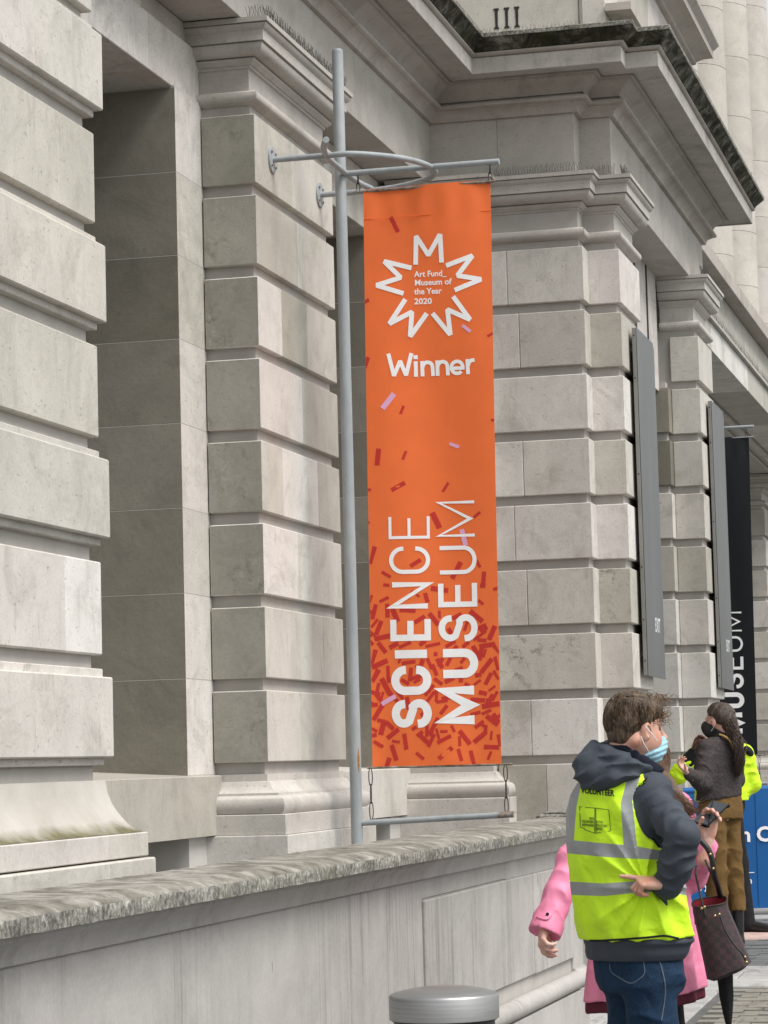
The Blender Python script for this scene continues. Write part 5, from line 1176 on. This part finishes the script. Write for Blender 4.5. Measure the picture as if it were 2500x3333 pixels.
px_tube('binding', bv, [(1035, 890), (965, 990), (932, 1100), (935, 1230), (965, 1330), (1040, 1440), (1125, 1545)], .005, M_BLACKC, vest)
px_tube('binding', bv, [(0, 0), (0, 1)], .004, M_BLACKC, vest) if False else None
zq = lambda x, y: (1700+x/2.074, 2700+y/2.074)
px_tube('binding', bv, [(436, 748), (560, 748), (700, 740), (850, 728), (960, 718), (1040, 732), (1130, 752)], .0035, M_BLACKC, vest, zq)
M_INK = plain('dark_green_print', (.02, .03, .012), .7)
decal_text('vest_lettering', bv, 'VOLUNTEER', *zpx(418, 1052), 19, M_INK, vest, .10, 110, .035)
for quad in ([(405, 1176), (543, 1190), (541, 1416), (450, 1384), (446, 1372), (412, 1362), (405, 1176)], [(551, 1190), (668, 1206), (684, 1394), (553, 1417), (551, 1190)]):
    decal('vest_emblem', bv, stroke([zpx(*p) for p in quad], 1.9), M_INK, vest)
for txt, x, y, w in (('NHS', 492, 1292, 40), ('VOLUNTEER', 424, 1318, 108), ('RESPONDERS', 428, 1350, 104), ('ROYAL', 556, 1322, 60), ('VOLUNTARY', 556, 1354, 100), ('SERVICE', 556, 1386, 54)):
    decal_text('vest_lettering', bv, txt, *zpx(x, y), 8.2, M_INK, vest, .08, w/2.765, .02)
# jeans pocket stitching
bj = world_bvh(jeans)
px_tube('pocket_stitching', bj, [(590, 905), (600, 960), (655, 1000), (730, 1038), (790, 1010), (826, 965), (815, 870)], .0018, M_STITCH, jeans, zq, 5, .001); px_tube('side_seam', bj, [(915, 850), (945, 950), (965, 1060), (960, 1160), (940, 1290)], .0022, M_STITCH, jeans, zq, 5, .001)
# mask
mk = SDF(hp(.06, 0, -.09)-.11, hp(.06, 0, -.09)+.11, .0028)
mk.ell(hp(.046, 0, -.108), (.064, .059, .052), HA, .01).ell(hp(.098, 0, -.085), (.022, .026, .026), HA, .03).plane(hp(.030, 0, 0), unit(-fd+up*.25)).plane(hp(.10, 0, -.058), unit(up*.9-fd*.30))
X3, Y3, Z3 = mk._pts((slice(None),)*3); mk.F += (.0016*np.sin((Z3-(X3-H[0])*.35)*360)).astype(np.float32)*np.ones_like(mk.F)
msk = grow(mk, 'face_mask', M_MASKB, man)
mb = MB(); mb.tube(w3([mz(1000, 452, -.085), mz(1045, 510, -.085), mz(1108, 585, -.066)]), .0018, 6); mb.tube(w3([mz(958, 545, -.085), mz(985, 610, -.082), mz(1025, 680, -.066)]), .0018, 6); mb.build('ear_loops', M_LOOP, msk)
# hair: under-layer and strands
hr = SDF(H-.16, H+.17, .004)
hr.ell(hp(-.009, 0, .004), (.087, .079, .085), HA).ell(hp(-.042, 0, -.052), (.046, .062, .060), HA, .03).ell(hp(.056, 0, .034), (.048, .064, .042), HA, .03)
hr.ell(hp(.096, .0, -.062), (.076, .16, .064), HA, .01, 'sub').ell(hp(.022, .10, -.055), (.022, .045, .036), HA, .01, 'sub'); grow(hr, 'hair', M_HAIR1, man)
rg = np.random.default_rng(5); roots = []; curls = []
ER_ = np.array([.088, .080, .086])
for i in range(2600):
    th = rg.uniform(0, 2*math.pi); el = math.asin(rg.uniform(-.45, 1)); q_ = np.array([math.cos(el)*math.cos(th), math.cos(el)*math.sin(th), math.sin(el)])
    if q_[2] < .25 and q_[0] > .50: continue
    L = rg.uniform(.035, .075); pts = []; ph = 3*math.sin(2.3*th)+4*el
    for t in range(8):
        lift = .001+.0055*math.sin(math.pi*min(1, t/7+.15))+.002*math.sin(ph); pts.append(hp(-.009+ER_[0]*q_[0], ER_[1]*q_[1], .004+ER_[2]*q_[2])+(fd*q_[0]+sd*q_[1]+up*q_[2])*lift)
        g_ = np.array([.75 if q_[2] > .55 else -.18, .35*q_[1], -1.0 if q_[2] < .75 else -.25])+np.array([.25*math.sin(ph+t*.9), .25*math.cos(ph*1.3+t*.8), 0]); g_ = g_-q_*(g_@q_); g_ /= (np.linalg.norm(g_)+1e-6); q_ = q_+g_*(L/7/.09); q_ /= np.linalg.norm(q_)
        if q_[2] < -.30 and q_[0] > -.15: break
        if q_[2] < -.75: break
    if len(pts) > 3: roots.append(pts)
strands('hair_strands', roots, M_HAIR1, man, .0020)
for i in range(260):
    a = rg.uniform(-.9, 1.0); p = hp(.058+rg.uniform(-.05, .040), .066*a*rg.uniform(.2, 1), .040+rg.uniform(-.045, .038)); R0 = rg.uniform(.006, .011); ph = rg.uniform(0, 6.28); pts = []; dr = unit(fd*rg.uniform(.2, .9)+sd*a*.5+up*rg.uniform(-.8, .1)); s1 = unit(np.cross(dr, rg.normal(size=3))); s2 = np.cross(dr, s1)
    for t in range(15): w = ph+t*.62; pts.append(p+dr*.0035*t+(s1*math.cos(w)+s2*math.sin(w))*R0*(1-.02*t))
    curls.append(pts)
strands('fringe_curls', curls, M_HAIR1B, man, .0015)
# ---------------------------------------------------------------- woman in the pink raincoat, beyond the man
D2 = 10.35
P2 = lambda u, v, dd=0.0: q3(u, v, D2+dd)
p0 = P2(2100, 3300); base = w3([[p0[0], D2, 0]])[0]; GZ = ground_z(base[0])
wom = empty('person', (base[0], base[1], GZ), RZ); tag(wom, 'woman in bright pink raincoat walking behind the man, holding a phone', 'person', 'people near the entrance')
PH2 = math.radians(30); fw2 = np.array([math.sin(PH2), math.cos(PH2), 0]); rt2 = np.array([math.cos(PH2), -math.sin(PH2), 0])
def l2(u, v, a, b, dd=0.0): p = P2(u, v, dd); return (p[2], p[0], p[1], a, b)
COAT = [l2(2098, 2562, .06, .06), l2(2095, 2585, .12, .085), l2(2092, 2615, .165, .105), l2(2090, 2680, .170, .115), l2(2088, 2800, .165, .12), l2(2090, 2920, .185, .14), l2(2096, 3060, .205, .165), l2(2100, 3180, .222, .185), l2(2100, 3262, .232, .195)]
SL, EL2, WL = P2(1975, 2625, -.02), P2(1858, 2800, -.06), P2(1779, 3020, -.16)
SR, ER, WR2 = P2(2205, 2630, -.02), P2(2252, 2850, -.02), P2(2296, 2742, -.22)
H2 = P2(2105, 2470, .0)
g = SDF([p0[0]-.48, D2-.42, GZ], [p0[0]+.48, D2+.42, H2[2]+.14], .0085)
hipR2, hipL2 = P2(2130, 3030, -.05), P2(2065, 3030, .05); k1, k2 = np.array([P2(2190, 3300)[0], D2+.10, GZ+.50]), np.array([P2(2090, 3300)[0], D2-.02, GZ+.48]); a1, a2 = np.array([P2(2230, 3300)[0], D2+.12, GZ+.08]), np.array([P2(2070, 3300)[0], D2-.10, GZ+.10])
g.loft([(z, r, d, a*.8, b*.75) for z, r, d, a, b in COAT[:6]], PH2).chain([SL, EL2, WL], [.04, .034, .026]).chain([SR, ER, WR2], [.04, .034, .026]).ell((hipR2+hipL2)/2, (.14, .11, .11)).ell(H2, (.074, .088, .108)).cone(H2-up*.08, P2(2098, 2600), .045, .055)
hands = [hand_sdf(P2(1776, 3000, -.165), (-.22, -.35, -.9), (1, .1, -.1), 1, ((34, 34, 20), (40, 38, 22), (46, 40, 24), (52, 42, 24)), (.4, .5), .95)]
hands.append(hand_sdf(P2(2300, 2738, -.225), (.16, -.05, 1), (.25, -.9, .1), 1, ((30, 35, 20), (38, 40, 24), (44, 42, 26), (50, 44, 26)), (.35, .55), .95))
merged('body', hands+[g], M_SKIN2, wom)
def hemfold(th, z): return (.010*np.sin(6*th+1.2)+.005*np.sin(11*th))*np.clip((COAT[5][0]-z)/.25, 0, 1)
c = SDF([p0[0]-.50, D2-.44, COAT[-1][0]-.01], [p0[0]+.42, D2+.40, COAT[0][0]+.05], .006)
c.loft(COAT, PH2, .03, 'add', hemfold).plane(P2(2100, 3236), unit([.11, 0, -1]))
c.chain([SL, SL*.5+EL2*.5, EL2], [.062, .055, .052], .03).chain([EL2, EL2*.5+WL*.5, WL, WL+unit(WL-EL2)*.06], [.052, .053, .058, .064], .02).ell(WL+unit(WL-EL2)*.128, (.118, .118, .118), None, .005, 'sub').chain([SR, ER], [.064, .056], .03).chain([ER, WR2-unit(WR2-ER)*.03], [.056, .050], .02)
c.plane(WL+unit(WL-EL2)*.005, unit(WL-EL2+np.array([-.02, 0, 0]))) if False else None
c.armfold(EL2, WL, .010, 2.8, .4).armfold(SL, EL2, .010, 2.4, 1.4).armfold(ER, WR2, .012, 2.6, .9).wrinkle(.003, 22, 21, (1, 1, .6)); V, Q = c.mesh(); V = relax(V, Q, 1)
# trim the cuff
coat = link('raincoat', np_mesh('raincoat', w3(V), Q), M_PINKC, wom)
li = SDF([p0[0]-.34, D2-.3, COAT[-1][0]-.06], [p0[0]+.34, D2+.34, COAT[-2][0]+.02], .0075)
lz = [(z, r, d+.012, a*.96, b*.95) for z, r, d, a, b in COAT[-3:]]; z_, r_, d_, a_, b_ = lz[-1]; lz.append((z_-.05, r_, d_, a_*1.01, b_*1.01)); li.loft(lz, PH2, .02, 'add', hemfold).plane(P2(2100, 3258, .19), unit([.11, 0, -1])); grow(li, 'coat_lining', M_MAROON, wom)
cb = world_bvh(coat)
px_tube('cuff_tab', cb, [(98, 590), (130, 602), (170, 606), (200, 572)], .004, M_PINKC, coat, zq)
hit = project(cb, *zq(170, 571), .002)
if hit is not None: mb = MB(); dv = unit(CAM-hit); mb.tube([hit, hit+dv*.004], .0062, 12); mb.build('button', M_BLACKC, coat)
lg = SDF([p0[0]-.3, D2-.3, GZ], [p0[0]+.45, D2+.4, P2(2100, 3000)[2]], .0075)
lg.chain([hipR2, k1, a1], [.085, .058, .042], .03).chain([hipL2, k2, a2], [.085, .058, .042], .03).ell((hipR2+hipL2)/2, (.15, .12, .10), None, .04); grow(lg, 'leggings', M_BLACKC, wom)
for a_ in (a1, a2):
    s_ = SDF(a_-.2, a_+.28, .007); s_.cone(a_-up*.03-fw2*.02, a_+fw2*.14-up*.045, .036, .030); grow(s_, 'shoe', M_LEATHER, wom)
hh = SDF(H2-np.array([.22, .2, .34]), H2+np.array([.26, .2, .16]), .005)
hh.ell(H2+np.array([0, -.01, .01]), (.086, .10, .115)).chain([P2(2120, 2520, -.03), P2(2160, 2570, -.07), P2(2195, 2605, -.09), P2(2225, 2632, -.08), P2(2250, 2640, -.06)], [.062, .045, .036, .026, .012], .03).wrinkle(.005, 110, 31, (1, 1, .5)); grow(hh, 'hair', M_HAIR2, wom)
rg = np.random.default_rng(12); rr = []
for i in range(150):
    o = rg.normal(size=3)*np.array([.008, .015, .008]); A = [P2(2125, 2500, -.06), P2(2152, 2545, -.09), P2(2180, 2590, -.11), P2(2212, 2625, -.10), P2(2240, 2640, -.07), P2(2262+rg.uniform(-15, 12), 2632+rg.uniform(-10, 22), -.05)]
    t0 = rg.integers(0, 2); rr.append([p+o*(1+.5*j)+np.array([0, 0, .004*math.sin(j*1.7+i)]) for j, p in enumerate(A[t0:])])
strands('hair_strands', rr, M_HAIR2, wom, .0022)
# phone in her hand
pc = w3([P2(2313, 2648, -.245)])[0]; ph = empty('phone', tuple(pc)); tag(ph, 'black smartphone held up in the hand of the woman in pink', 'phone')
ax1 = unit(E_R*.62+np.array([0, 0, .50])+E_D*.60); ax2 = unit(E_R*.65-np.array([0, 0, .2])-E_D*.5); ax2 = unit(ax2-ax1*(ax2@ax1)); nn = np.cross(ax1, ax2); nn = nn if nn@E_D < 0 else -nn
def pbox(name, a, b, t0, t1, mat, ch=.004):
    mb = MB(); pts = []
    for t in (t0, t1):
        for s1, s2 in ((-1, -1), (1, -1), (1, 1), (-1, 1)):
            for e in ((1, 0), (0, 1)) if s1*s2 > 0 else ((0, 1), (1, 0)): pts.append(pc+ax1*s1*(a-ch*e[0])+ax2*s2*(b-ch*e[1])+nn*t)
    mb.add(pts, [tuple(range(7, -1, -1)), tuple(range(8, 16))]+[(i, (i+1) % 8, 8+(i+1) % 8, 8+i) for i in range(8)]); mb.build(name, mat, ph)
pbox('case', .078, .040, -.005, .004, plain('phone_case', (.012, .012, .013), .5), .008); pbox('screen', .074, .036, .0042, .0048, plain('phone_screen', (.045, .05, .058), .12), .004)
# handbag on her forearm
DBG = 10.05; bz = lambda x, y, dd=0.0: q3(2150+x/3.018, 2600+y/3.018, DBG+dd)
b0 = w3([bz(620, 1740)])[0]; bag = empty('handbag', tuple(b0)); tag(bag, 'dark brown bucket handbag with red lining hanging from the arm of the woman in pink', 'bag')
def check_mat():
    t = NT('brown_checked_leather'); P = t.pos((1, 1, 1), True); ck = t.new('ShaderNodeTexChecker'); ck.inputs['Scale'].default_value = 48; t.link(P, ck.inputs['Vector']); ck.inputs['Color1'].default_value = (.040, .013, .015, 1); ck.inputs['Color2'].default_value = (.017, .008, .009, 1)
    c = t.mix(1.0, ck.outputs['Color'], t.ramp(t.noise(P, 14, 4), [(.3, G(.7)), (.7, G(1.3))]), 'MULTIPLY'); t.bump(t.noise(P, 20, 4), .3, .008); return t.fin(c, .5)
lev = [(0.0, (312, 1035), (652, 990)), (.12, (318, 1110), (672, 1090)), (.4, (365, 1330), (755, 1280)), (.75, (425, 1610), (850, 1500)), (.92, (455, 1760), (890, 1590)), (1.0, (490, 1785), (850, 1640))]
n = 28; vs = []; fs = []; prof = []
for t, L_, R_2 in lev:
    a = bz(*L_); b = bz(*R_2); cc = (a+b)/2; ex = (b-a)/2; dp = .055+.03*t
    if t > .95: ex = ex*.9; dp *= .8
    ring = []
    for i in range(n):
        th = 2*math.pi*i/n; cs, sn = math.cos(th), math.sin(th); m = (abs(cs)**3.2+abs(sn)**3.2)**(-1/3.2); ring.append(cc+ex*cs*m+np.array([.12, 1, 0])*dp*sn*m+np.array([0, 0, (.24 if t < .05 else (.18 if t < .2 else .08))*dp*sn*m]))
    prof.append(ring)
mb = MB(); allp = [p for r in prof for p in r]; fs = [(i*n+j, i*n+(j+1) % n, (i+1)*n+(j+1) % n, (i+1)*n+j) for i in range(len(prof)-1) for j in range(n)]+[tuple((len(prof)-1)*n+j for j in range(n))]
mb.add(w3(allp), fs); mb.build('bag_body', check_mat(), bag, smooth=50)
ctr = lambda r: sum(r)/n; inn = [[ctr(prof[0])+(p-ctr(prof[0]))*.96 for p in prof[0]], [ctr(prof[1])+(p-ctr(prof[1]))*.93-up*.04 for p in prof[1]]]
mb = MB(); mb.add(w3([p for r in inn for p in r]), [(j, (j+1) % n, n+(j+1) % n, n+j) for j in range(n)]+[tuple(n+j for j in range(n))]); mb.build('lining', plain('red_lining', (.20, .006, .016), .8), bag, recalc=False)
mb = MB(); rim = [p for p in prof[0]]; mb.tube(w3(rim+[rim[0]]), .0035, 6, False); mb.build('rim_piping', plain('dark_piping', (.02, .01, .009), .6), bag)
M_STRAP = plain('black_strap_leather', (.010, .009, .009), .5); M_BRASS = plain('brass_fitting', (.55, .42, .22), .25, .9)
def strap(name, pts, w, par=bag, mat=None):
    mb = MB(); mb.tube(w3(spline(pts, 6)), w, 8); mb.build(name, mat or M_STRAP, par, smooth=60)
strap('handle', [bz(440, 1150, -.06), bz(405, 1000, -.05), bz(372, 860, -.03), bz(345, 730, -.02), bz(355, 660, .02)], .0042); strap('handle', [bz(585, 950, .05), bz(530, 820, .03), bz(480, 690, .0), bz(440, 600, .02)], .0045)
strap('shoulder_strap', [bz(400, 415, -.05), bz(470, 500, -.06), bz(512, 620, -.06), bz(525, 740, -.05), bz(560, 850, .0), bz(590, 960, .04)], .011); strap('drawstring', [bz(580, 1140, -.075), bz(640, 1300, -.085), bz(720, 1430, -.09), bz(800, 1520, -.09), bz(835, 1590, -.085)], .0032)
for x, y in ((405, 1078), (432, 1065), (535, 1150), (578, 1135), (845, 1605), (830, 1555), (490, 545), (520, 685)):
    c_ = w3([bz(x, y, -.088 if y > 1000 else -.07)])[0]; bm = bmesh.new(); bmesh.ops.create_icosphere(bm, subdivisions=2, radius=.0055); bmesh.ops.translate(bm, verts=bm.verts, vec=Vector(c_)); me = bpy.data.meshes.new('stud'); bm.to_mesh(me); bm.free(); link('stud', me, M_BRASS, bag)
# folded umbrella below the bag
ub = w3([bz(665, 2330)])[0]; um = empty('umbrella', tuple(ub)); tag(um, 'folded black umbrella hanging down behind the brown handbag', 'umbrella')
mb = MB(); A, B = bz(600, 1300, .10), bz(678, 2330, .10); prof_ = [(0, .010), (.08, .024), (.25, .032), (.45, .030), (.62, .026), (.80, .016), (.93, .008), (1.0, .004)]
vs = []; nn_ = 18; ax_ = unit(B-A); s1 = unit(np.cross(ax_, [0, 1, 0])); s2 = np.cross(ax_, s1)
for t, r in prof_:
    for i in range(nn_): th = 2*math.pi*i/nn_; rr_ = r*(1+.10*math.cos(6*th+5*t)); vs.append(A+(B-A)*t+(s1*math.cos(th)+s2*math.sin(th))*rr_)
mb.add(w3(vs), [(i*nn_+j, i*nn_+(j+1) % nn_, (i+1)*nn_+(j+1) % nn_, (i+1)*nn_+j) for i in range(len(prof_)-1) for j in range(nn_)]+[tuple(range(nn_)), tuple(range((len(prof_)-1)*nn_, len(prof_)*nn_))]); mb.build('canopy', M_BLACKC, um, smooth=60)
mb = MB(); mb.tube(w3([A-ax_*.16, A+ax_*.02]), .007, 8); mb.tube(w3([B-ax_*.01, B+ax_*.05]), .003, 6); mb.build('shaft', M_STRAP, um)

# ---------------------------------------------------------------- woman in the brown trousers
D3 = 19.0
P3 = lambda x, y, dd=0.0: q3(2150+x/4.424, 2200+y/4.424, D3+dd)
p0 = P3(860, 1700); base = w3([[p0[0], D3, 0]])[0]; GZ3 = ground_z(base[0])
bw = empty('person', (base[0], base[1], GZ3), RZ); tag(bw, 'woman with long wavy dark hair, brown knit and brown trousers standing near the blue barrier', 'person', 'people near the entrance')
H3 = P3(835, 590); f3 = unit([-.90, .42, 0]); s3 = unit([-.42, -.90, 0]); h3 = lambda f, s, u: H3+f3*f+s3*s+up*u; A3 = (f3, s3, up); PH3 = math.radians(-28)
def l3(x, y, a, b, dd=0.0): p = P3(x, y, dd); return (p[2], p[0], p[1], a, b)
KN = [l3(860, 850, .05, .055), l3(870, 895, .10, .08), l3(865, 960, .150, .10), l3(850, 1060, .170, .112), l3(850, 1250, .172, .12), l3(850, 1500, .172, .125), l3(845, 1690, .170, .125), l3(840, 1790, .172, .128)]
SL3, EL3, WL3 = P3(660, 1040, -.08), P3(600, 1540, -.14), P3(420, 1420, -.24); SR3, ER3, WR3 = P3(1060, 1020, .10), P3(1080, 1500, .16), P3(800, 1500, .25)
hip1, hip2 = P3(760, 1950, -.05), P3(960, 1950, .05)
an1 = np.array([q3(2335, 3000, D3)[0], D3-.06, GZ3+.09]); an2 = np.array([q3(2402, 3000, D3)[0], D3+.03, GZ3+.09])
kn1 = (hip1+an1)/2+np.array([0, 0, .02]); kn2 = (hip2+an2)/2+np.array([0, 0, .02])
g = SDF([p0[0]-.45, D3-.42, GZ3], [p0[0]+.42, D3+.42, H3[2]+.14], .0085)
g.loft([(z, r, d, a*.85, b*.82) for z, r, d, a, b in KN], PH3).chain([SL3, EL3, WL3], [.042, .036, .026]).chain([SR3, ER3, WR3], [.042, .036, .026]).ell((hip1+hip2)/2, (.10, .08, .09)).chain([hip1, kn1, an1], [.06, .046, .036]).chain([hip2, kn2, an2], [.06, .046, .036])
hd = SDF(H3-.17, H3+.15, .004)
hd.ell(h3(-.012, 0, .005), (.088, .070, .085), A3).ell(h3(.034, 0, -.05), (.054, .052, .078), A3, .03).cone(h3(.082, 0, -.025), h3(.104, 0, -.062), .008, .011, .012).ell(h3(.012, .073, -.04), (.017, .008, .030), A3, .005).cone(h3(-.025, 0, -.08), h3(-.04, 0, -.2), .045, .05, .03).cone(h3(.078, .030, -.012), h3(.086, -.02, -.012), .008, .008, .014)
hn = hand_sdf(WL3+np.array([-.005, -.005, .005]), (-.62, -.15, .72), (.3, -.55, .75), 1, ((18, 26, 14), (30, 30, 18), (40, 34, 20), (46, 36, 22)), (.3, .5), .95, .003, .035)
merged('body', [hd, hn, g], M_SKIN2, bw)
c = SDF([p0[0]-.42, D3-.40, KN[-1][0]-.02], [p0[0]+.40, D3+.42, KN[0][0]+.05], .0065)
c.loft(KN, PH3, .03).chain([SL3, EL3], [.068, .064], .03).chain([EL3, WL3], [.062, .044], .02).chain([SR3, ER3, WR3], [.066, .060, .045], .03).plane(P3(850, 1762), unit([.10, 0, -1])).armfold(SL3, EL3, .010, 2.6, .3).armfold(EL3, WL3, .008, 2, .3).wrinkle(.002, 24, 41); grow(c, 'knit_jumper', M_SWEAT, bw)
cl = SDF(P3(840, 830)-.14, P3(840, 830)+.15, .005); cl.cone(P3(860, 780, .0), P3(850, 880, .0), .062, .075).plane(P3(850, 770), unit(up-f3*.5)); grow(cl, 'dark_collar', M_BLACKC, bw)
j = SDF([p0[0]-.36, D3-.32, GZ3+.2], [p0[0]+.36, D3+.32, P3(0, 1660)[2]], .007)
j.loft([l3(870, 1670, .150, .105), l3(865, 1800, .162, .118), l3(862, 1950, .175, .128), l3(862, 2060, .168, .124)], PH3, .03).chain([hip1-up*.03, kn1, an1+up*.17], [.092, .078, .076], .02).chain([hip2-up*.03, kn2, an2+up*.17], [.092, .074, .066], .02).plane(np.array([0, 0, an2[2]+.175]), -up).armfold(hip2, an2+up*.17, .012, 4.2, .6, .13).armfold(hip1, an1+up*.17, .012, 4.0, 1.6, .13); grow(j, 'trousers', M_CORD, bw)
for a_ in (an1, an2):
    s_ = SDF(a_-np.array([.2, .25, .12]), a_+np.array([.2, .3, .3]), .006); s_.cone(a_+up*.22, a_-up*.03, .050, .042).cone(a_-up*.04, a_+unit([-.5, .8, 0])*.15-up*.055, .040, .030, .03).plane(a_-up*.088, -up); grow(s_, 'boot', M_LEATHER, bw)
mk = SDF(h3(.06, 0, -.08)-.11, h3(.06, 0, -.08)+.11, .0035); mk.ell(h3(.045, 0, -.078), (.076, .064, .074), A3, .01).ell(h3(.098, 0, -.068), (.022, .026, .026), A3, .03).plane(h3(.026, 0, 0), unit(-f3+up*.2)).plane(h3(.10, 0, -.028), unit(up*.9-f3*.35)); mm = grow(mk, 'face_mask', M_MASKK, bw)
mb = MB(); mb.tube(w3([h3(.018, .082, -.012), h3(.05, .066, -.04)]), .002, 5); mb.tube(w3([h3(.008, .080, -.068), h3(.036, .064, -.098)]), .002, 5); mb.build('ear_loops', M_LOOP, mm)
hh = SDF(H3-np.array([.2, .2, .48]), H3+np.array([.26, .2, .14]), .005)
hh.ell(h3(-.018, 0, .012), (.096, .080, .090), A3).ell(h3(-.07, .0, -.02), (.055, .062, .06), A3, .03).chain([P3(980, 680, -.02), P3(1040, 820, -.06), P3(1090, 960, -.09), P3(1125, 1090, -.10), P3(1130, 1220, -.10), P3(1125, 1330, -.09), P3(1120, 1420, -.08)], [.060, .044, .050, .034, .040, .026, .014], .015)
hh.ell(h3(.080, .0, -.035), (.082, .16, .066), A3, .01, 'sub').ell(h3(.018, .09, -.05), (.026, .04, .034), A3, .01, 'sub').wrinkle(.006, 75, 47, (1, 1, .6)); grow(hh, 'hair', M_HAIR3, bw)
rr = []; rg = np.random.default_rng(14)
for i in range(160):
    o = rg.normal(size=3)*np.array([.018, .016, .012]); A = [P3(960, 620, -.06), P3(1010, 740, -.09), P3(1060, 860, -.12), P3(1105, 980, -.135), P3(1130, 1100, -.14), P3(1130, 1230, -.135), P3(1125, 1360, -.115), P3(1118, 1440, -.09)]
    t0 = int(rg.integers(0, 3)); te = int(rg.integers(6, 9)); rr.append([p+o+np.array([.020*math.sin(j*1.9+.6*math.sin(i)), .012*math.cos(j*1.5+i), 0]) for j, p in enumerate(A[t0:te])])
strands('hair_strands', rr, M_HAIR3, bw, .0026)
mb = MB(); mb.tube(w3(spline([P3(850, 845, -.07), P3(940, 880, -.115), P3(1020, 960, -.13), P3(1060, 1060, -.13)], 5)), .008, 6); mb.build('bag_strap', plain('tan_strap', (.42, .28, .09), .6), bw, smooth=60)

# ---------------------------------------------------------------- steward in a yellow jacket, mostly hidden behind her
D4 = 20.2
P4 = lambda x, y, dd=0.0: q3(2150+x/4.424, 2200+y/4.424, D4+dd)
p0 = P4(900, 1500); base = w3([[p0[0], D4, 0]])[0]; GZ4 = ground_z(base[0])
st = empty('person', (base[0], base[1], GZ4), RZ); tag(st, 'steward in yellow and black high-visibility jacket standing behind the woman in brown trousers', 'person', 'people near the entrance')
def l4(x, y, a, b): p = P4(x, y); return (p[2], p[0], p[1], a, b)
TK = [l4(880, 900, .06, .06), l4(880, 950, .13, .09), l4(880, 1010, .19, .11), l4(880, 1200, .21, .13), l4(880, 1600, .20, .13), l4(880, 1800, .20, .13)]
Sa, Ea, Wa = P4(540, 1120, .0), P4(255, 1430, -.06), P4(470, 1120, -.12); Sb, Eb, Wb = P4(1225, 1120, .0), P4(1330, 1560, .02), P4(1150, 1700, .0)
H4 = P4(860, 640); hq1, hq2 = P4(800, 1850), P4(980, 1850); aq1, aq2 = np.array([q3(2368, 3000, D4)[0], D4, GZ4+.08]), np.array([q3(2432, 3000, D4)[0], D4, GZ4+.08])
g = SDF([p0[0]-.5, D4-.4, GZ4], [p0[0]+.5, D4+.4, H4[2]+.14], .009)
g.loft([(z, r, d, a*.85, b*.85) for z, r, d, a, b in TK], 0).chain([Sa, Ea, Wa, Wa+np.array([.03, -.02, .09])], [.045, .038, .028, .026]).chain([Sb, Eb, Wb], [.045, .038, .028]).ell(H4, (.076, .09, .112)).cone(H4-up*.08, P4(880, 950), .05, .06).ell((hq1+hq2)/2, (.15, .11, .12)).chain([hq1, (hq1+aq1)/2, aq1], [.08, .055, .04]).chain([hq2, (hq2+aq2)/2, aq2], [.08, .055, .04])
hn = hand_sdf(Wa+np.array([.01, -.01, .02]), (.35, -.1, .9), (.6, -.6, 0), 1, ((30, 40, 20), (40, 44, 24), (48, 46, 26), (54, 46, 26)), (.3, .5), 1.0, .0032); merged('body', [hn, g], M_SKIN3, st)
c = SDF([p0[0]-.5, D4-.3, TK[-1][0]-.01], [p0[0]+.5, D4+.3, TK[0][0]+.05], .007); c.loft(TK, 0, .03).chain([Sa, Ea], [.070, .066], .03).chain([Ea, Ea*.35+Wa*.65], [.066, .058], .02).chain([Sb, Eb], [.064, .060], .03).chain([Eb, Wb], [.060, .048], .02).armfold(Sb, Eb, .012, 2.4, .5).armfold(Ea, Wa, .010, 2.5, 1.1); yj = grow(c, 'jacket', M_HIVIS, st)
cu = SDF(P4(430, 1150)-.2, P4(430, 1150)+.2, .006); cu.cone(Ea*.36+Wa*.64, Wa, .058, .045); grow(cu, 'black_cuff', M_BLACKC, st)
tb = SDF(P4(370, 1250)-.2, P4(370, 1250)+.2, .006); q1, q2 = Ea*.58+Wa*.42, Ea*.42+Wa*.58; ax_ = unit(Wa-Ea); tb.cone(q1, q2, .067, .063).plane(q1, -ax_).plane(q2, ax_); grow(tb, 'reflective_tape', M_TAPE, st)
sp_ = SDF(P4(1240, 1080)-.2, P4(1240, 1080)+.2, .007); sp_.ell(P4(1240, 1085, -.01), (.060, .08, .040), (unit([.75, 0, -.65]), unit([0, 1, 0]), unit([.65, 0, .75]))).ell(P4(640, 1085, -.01), (.075, .08, .045)); grow(sp_, 'shoulder_panel', M_BLACKC, st)
lg = SDF([p0[0]-.3, D4-.25, GZ4], [p0[0]+.35, D4+.25, P4(0, 1760)[2]], .0085); lg.ell((hq1+hq2)/2, (.17, .125, .14)).chain([hq1, (hq1+aq1)/2, aq1-up*.02], [.095, .075, .062], .03).chain([hq2, (hq2+aq2)/2, aq2-up*.02], [.095, .075, .062], .03); grow(lg, 'trousers', M_BLACKC, st)
for a_, dv in ((aq1, (-.3, -1, 0)), (aq2, (.85, -.55, 0))):
    s_ = SDF(a_-np.array([.25, .3, .12]), a_+np.array([.3, .25, .1]), .006); s_.cone(a_-up*.02, a_+unit(dv)*.17-up*.045, .044, .032, .02).plane(a_-up*.078, -up); grow(s_, 'shoe', M_LEATHER, st)
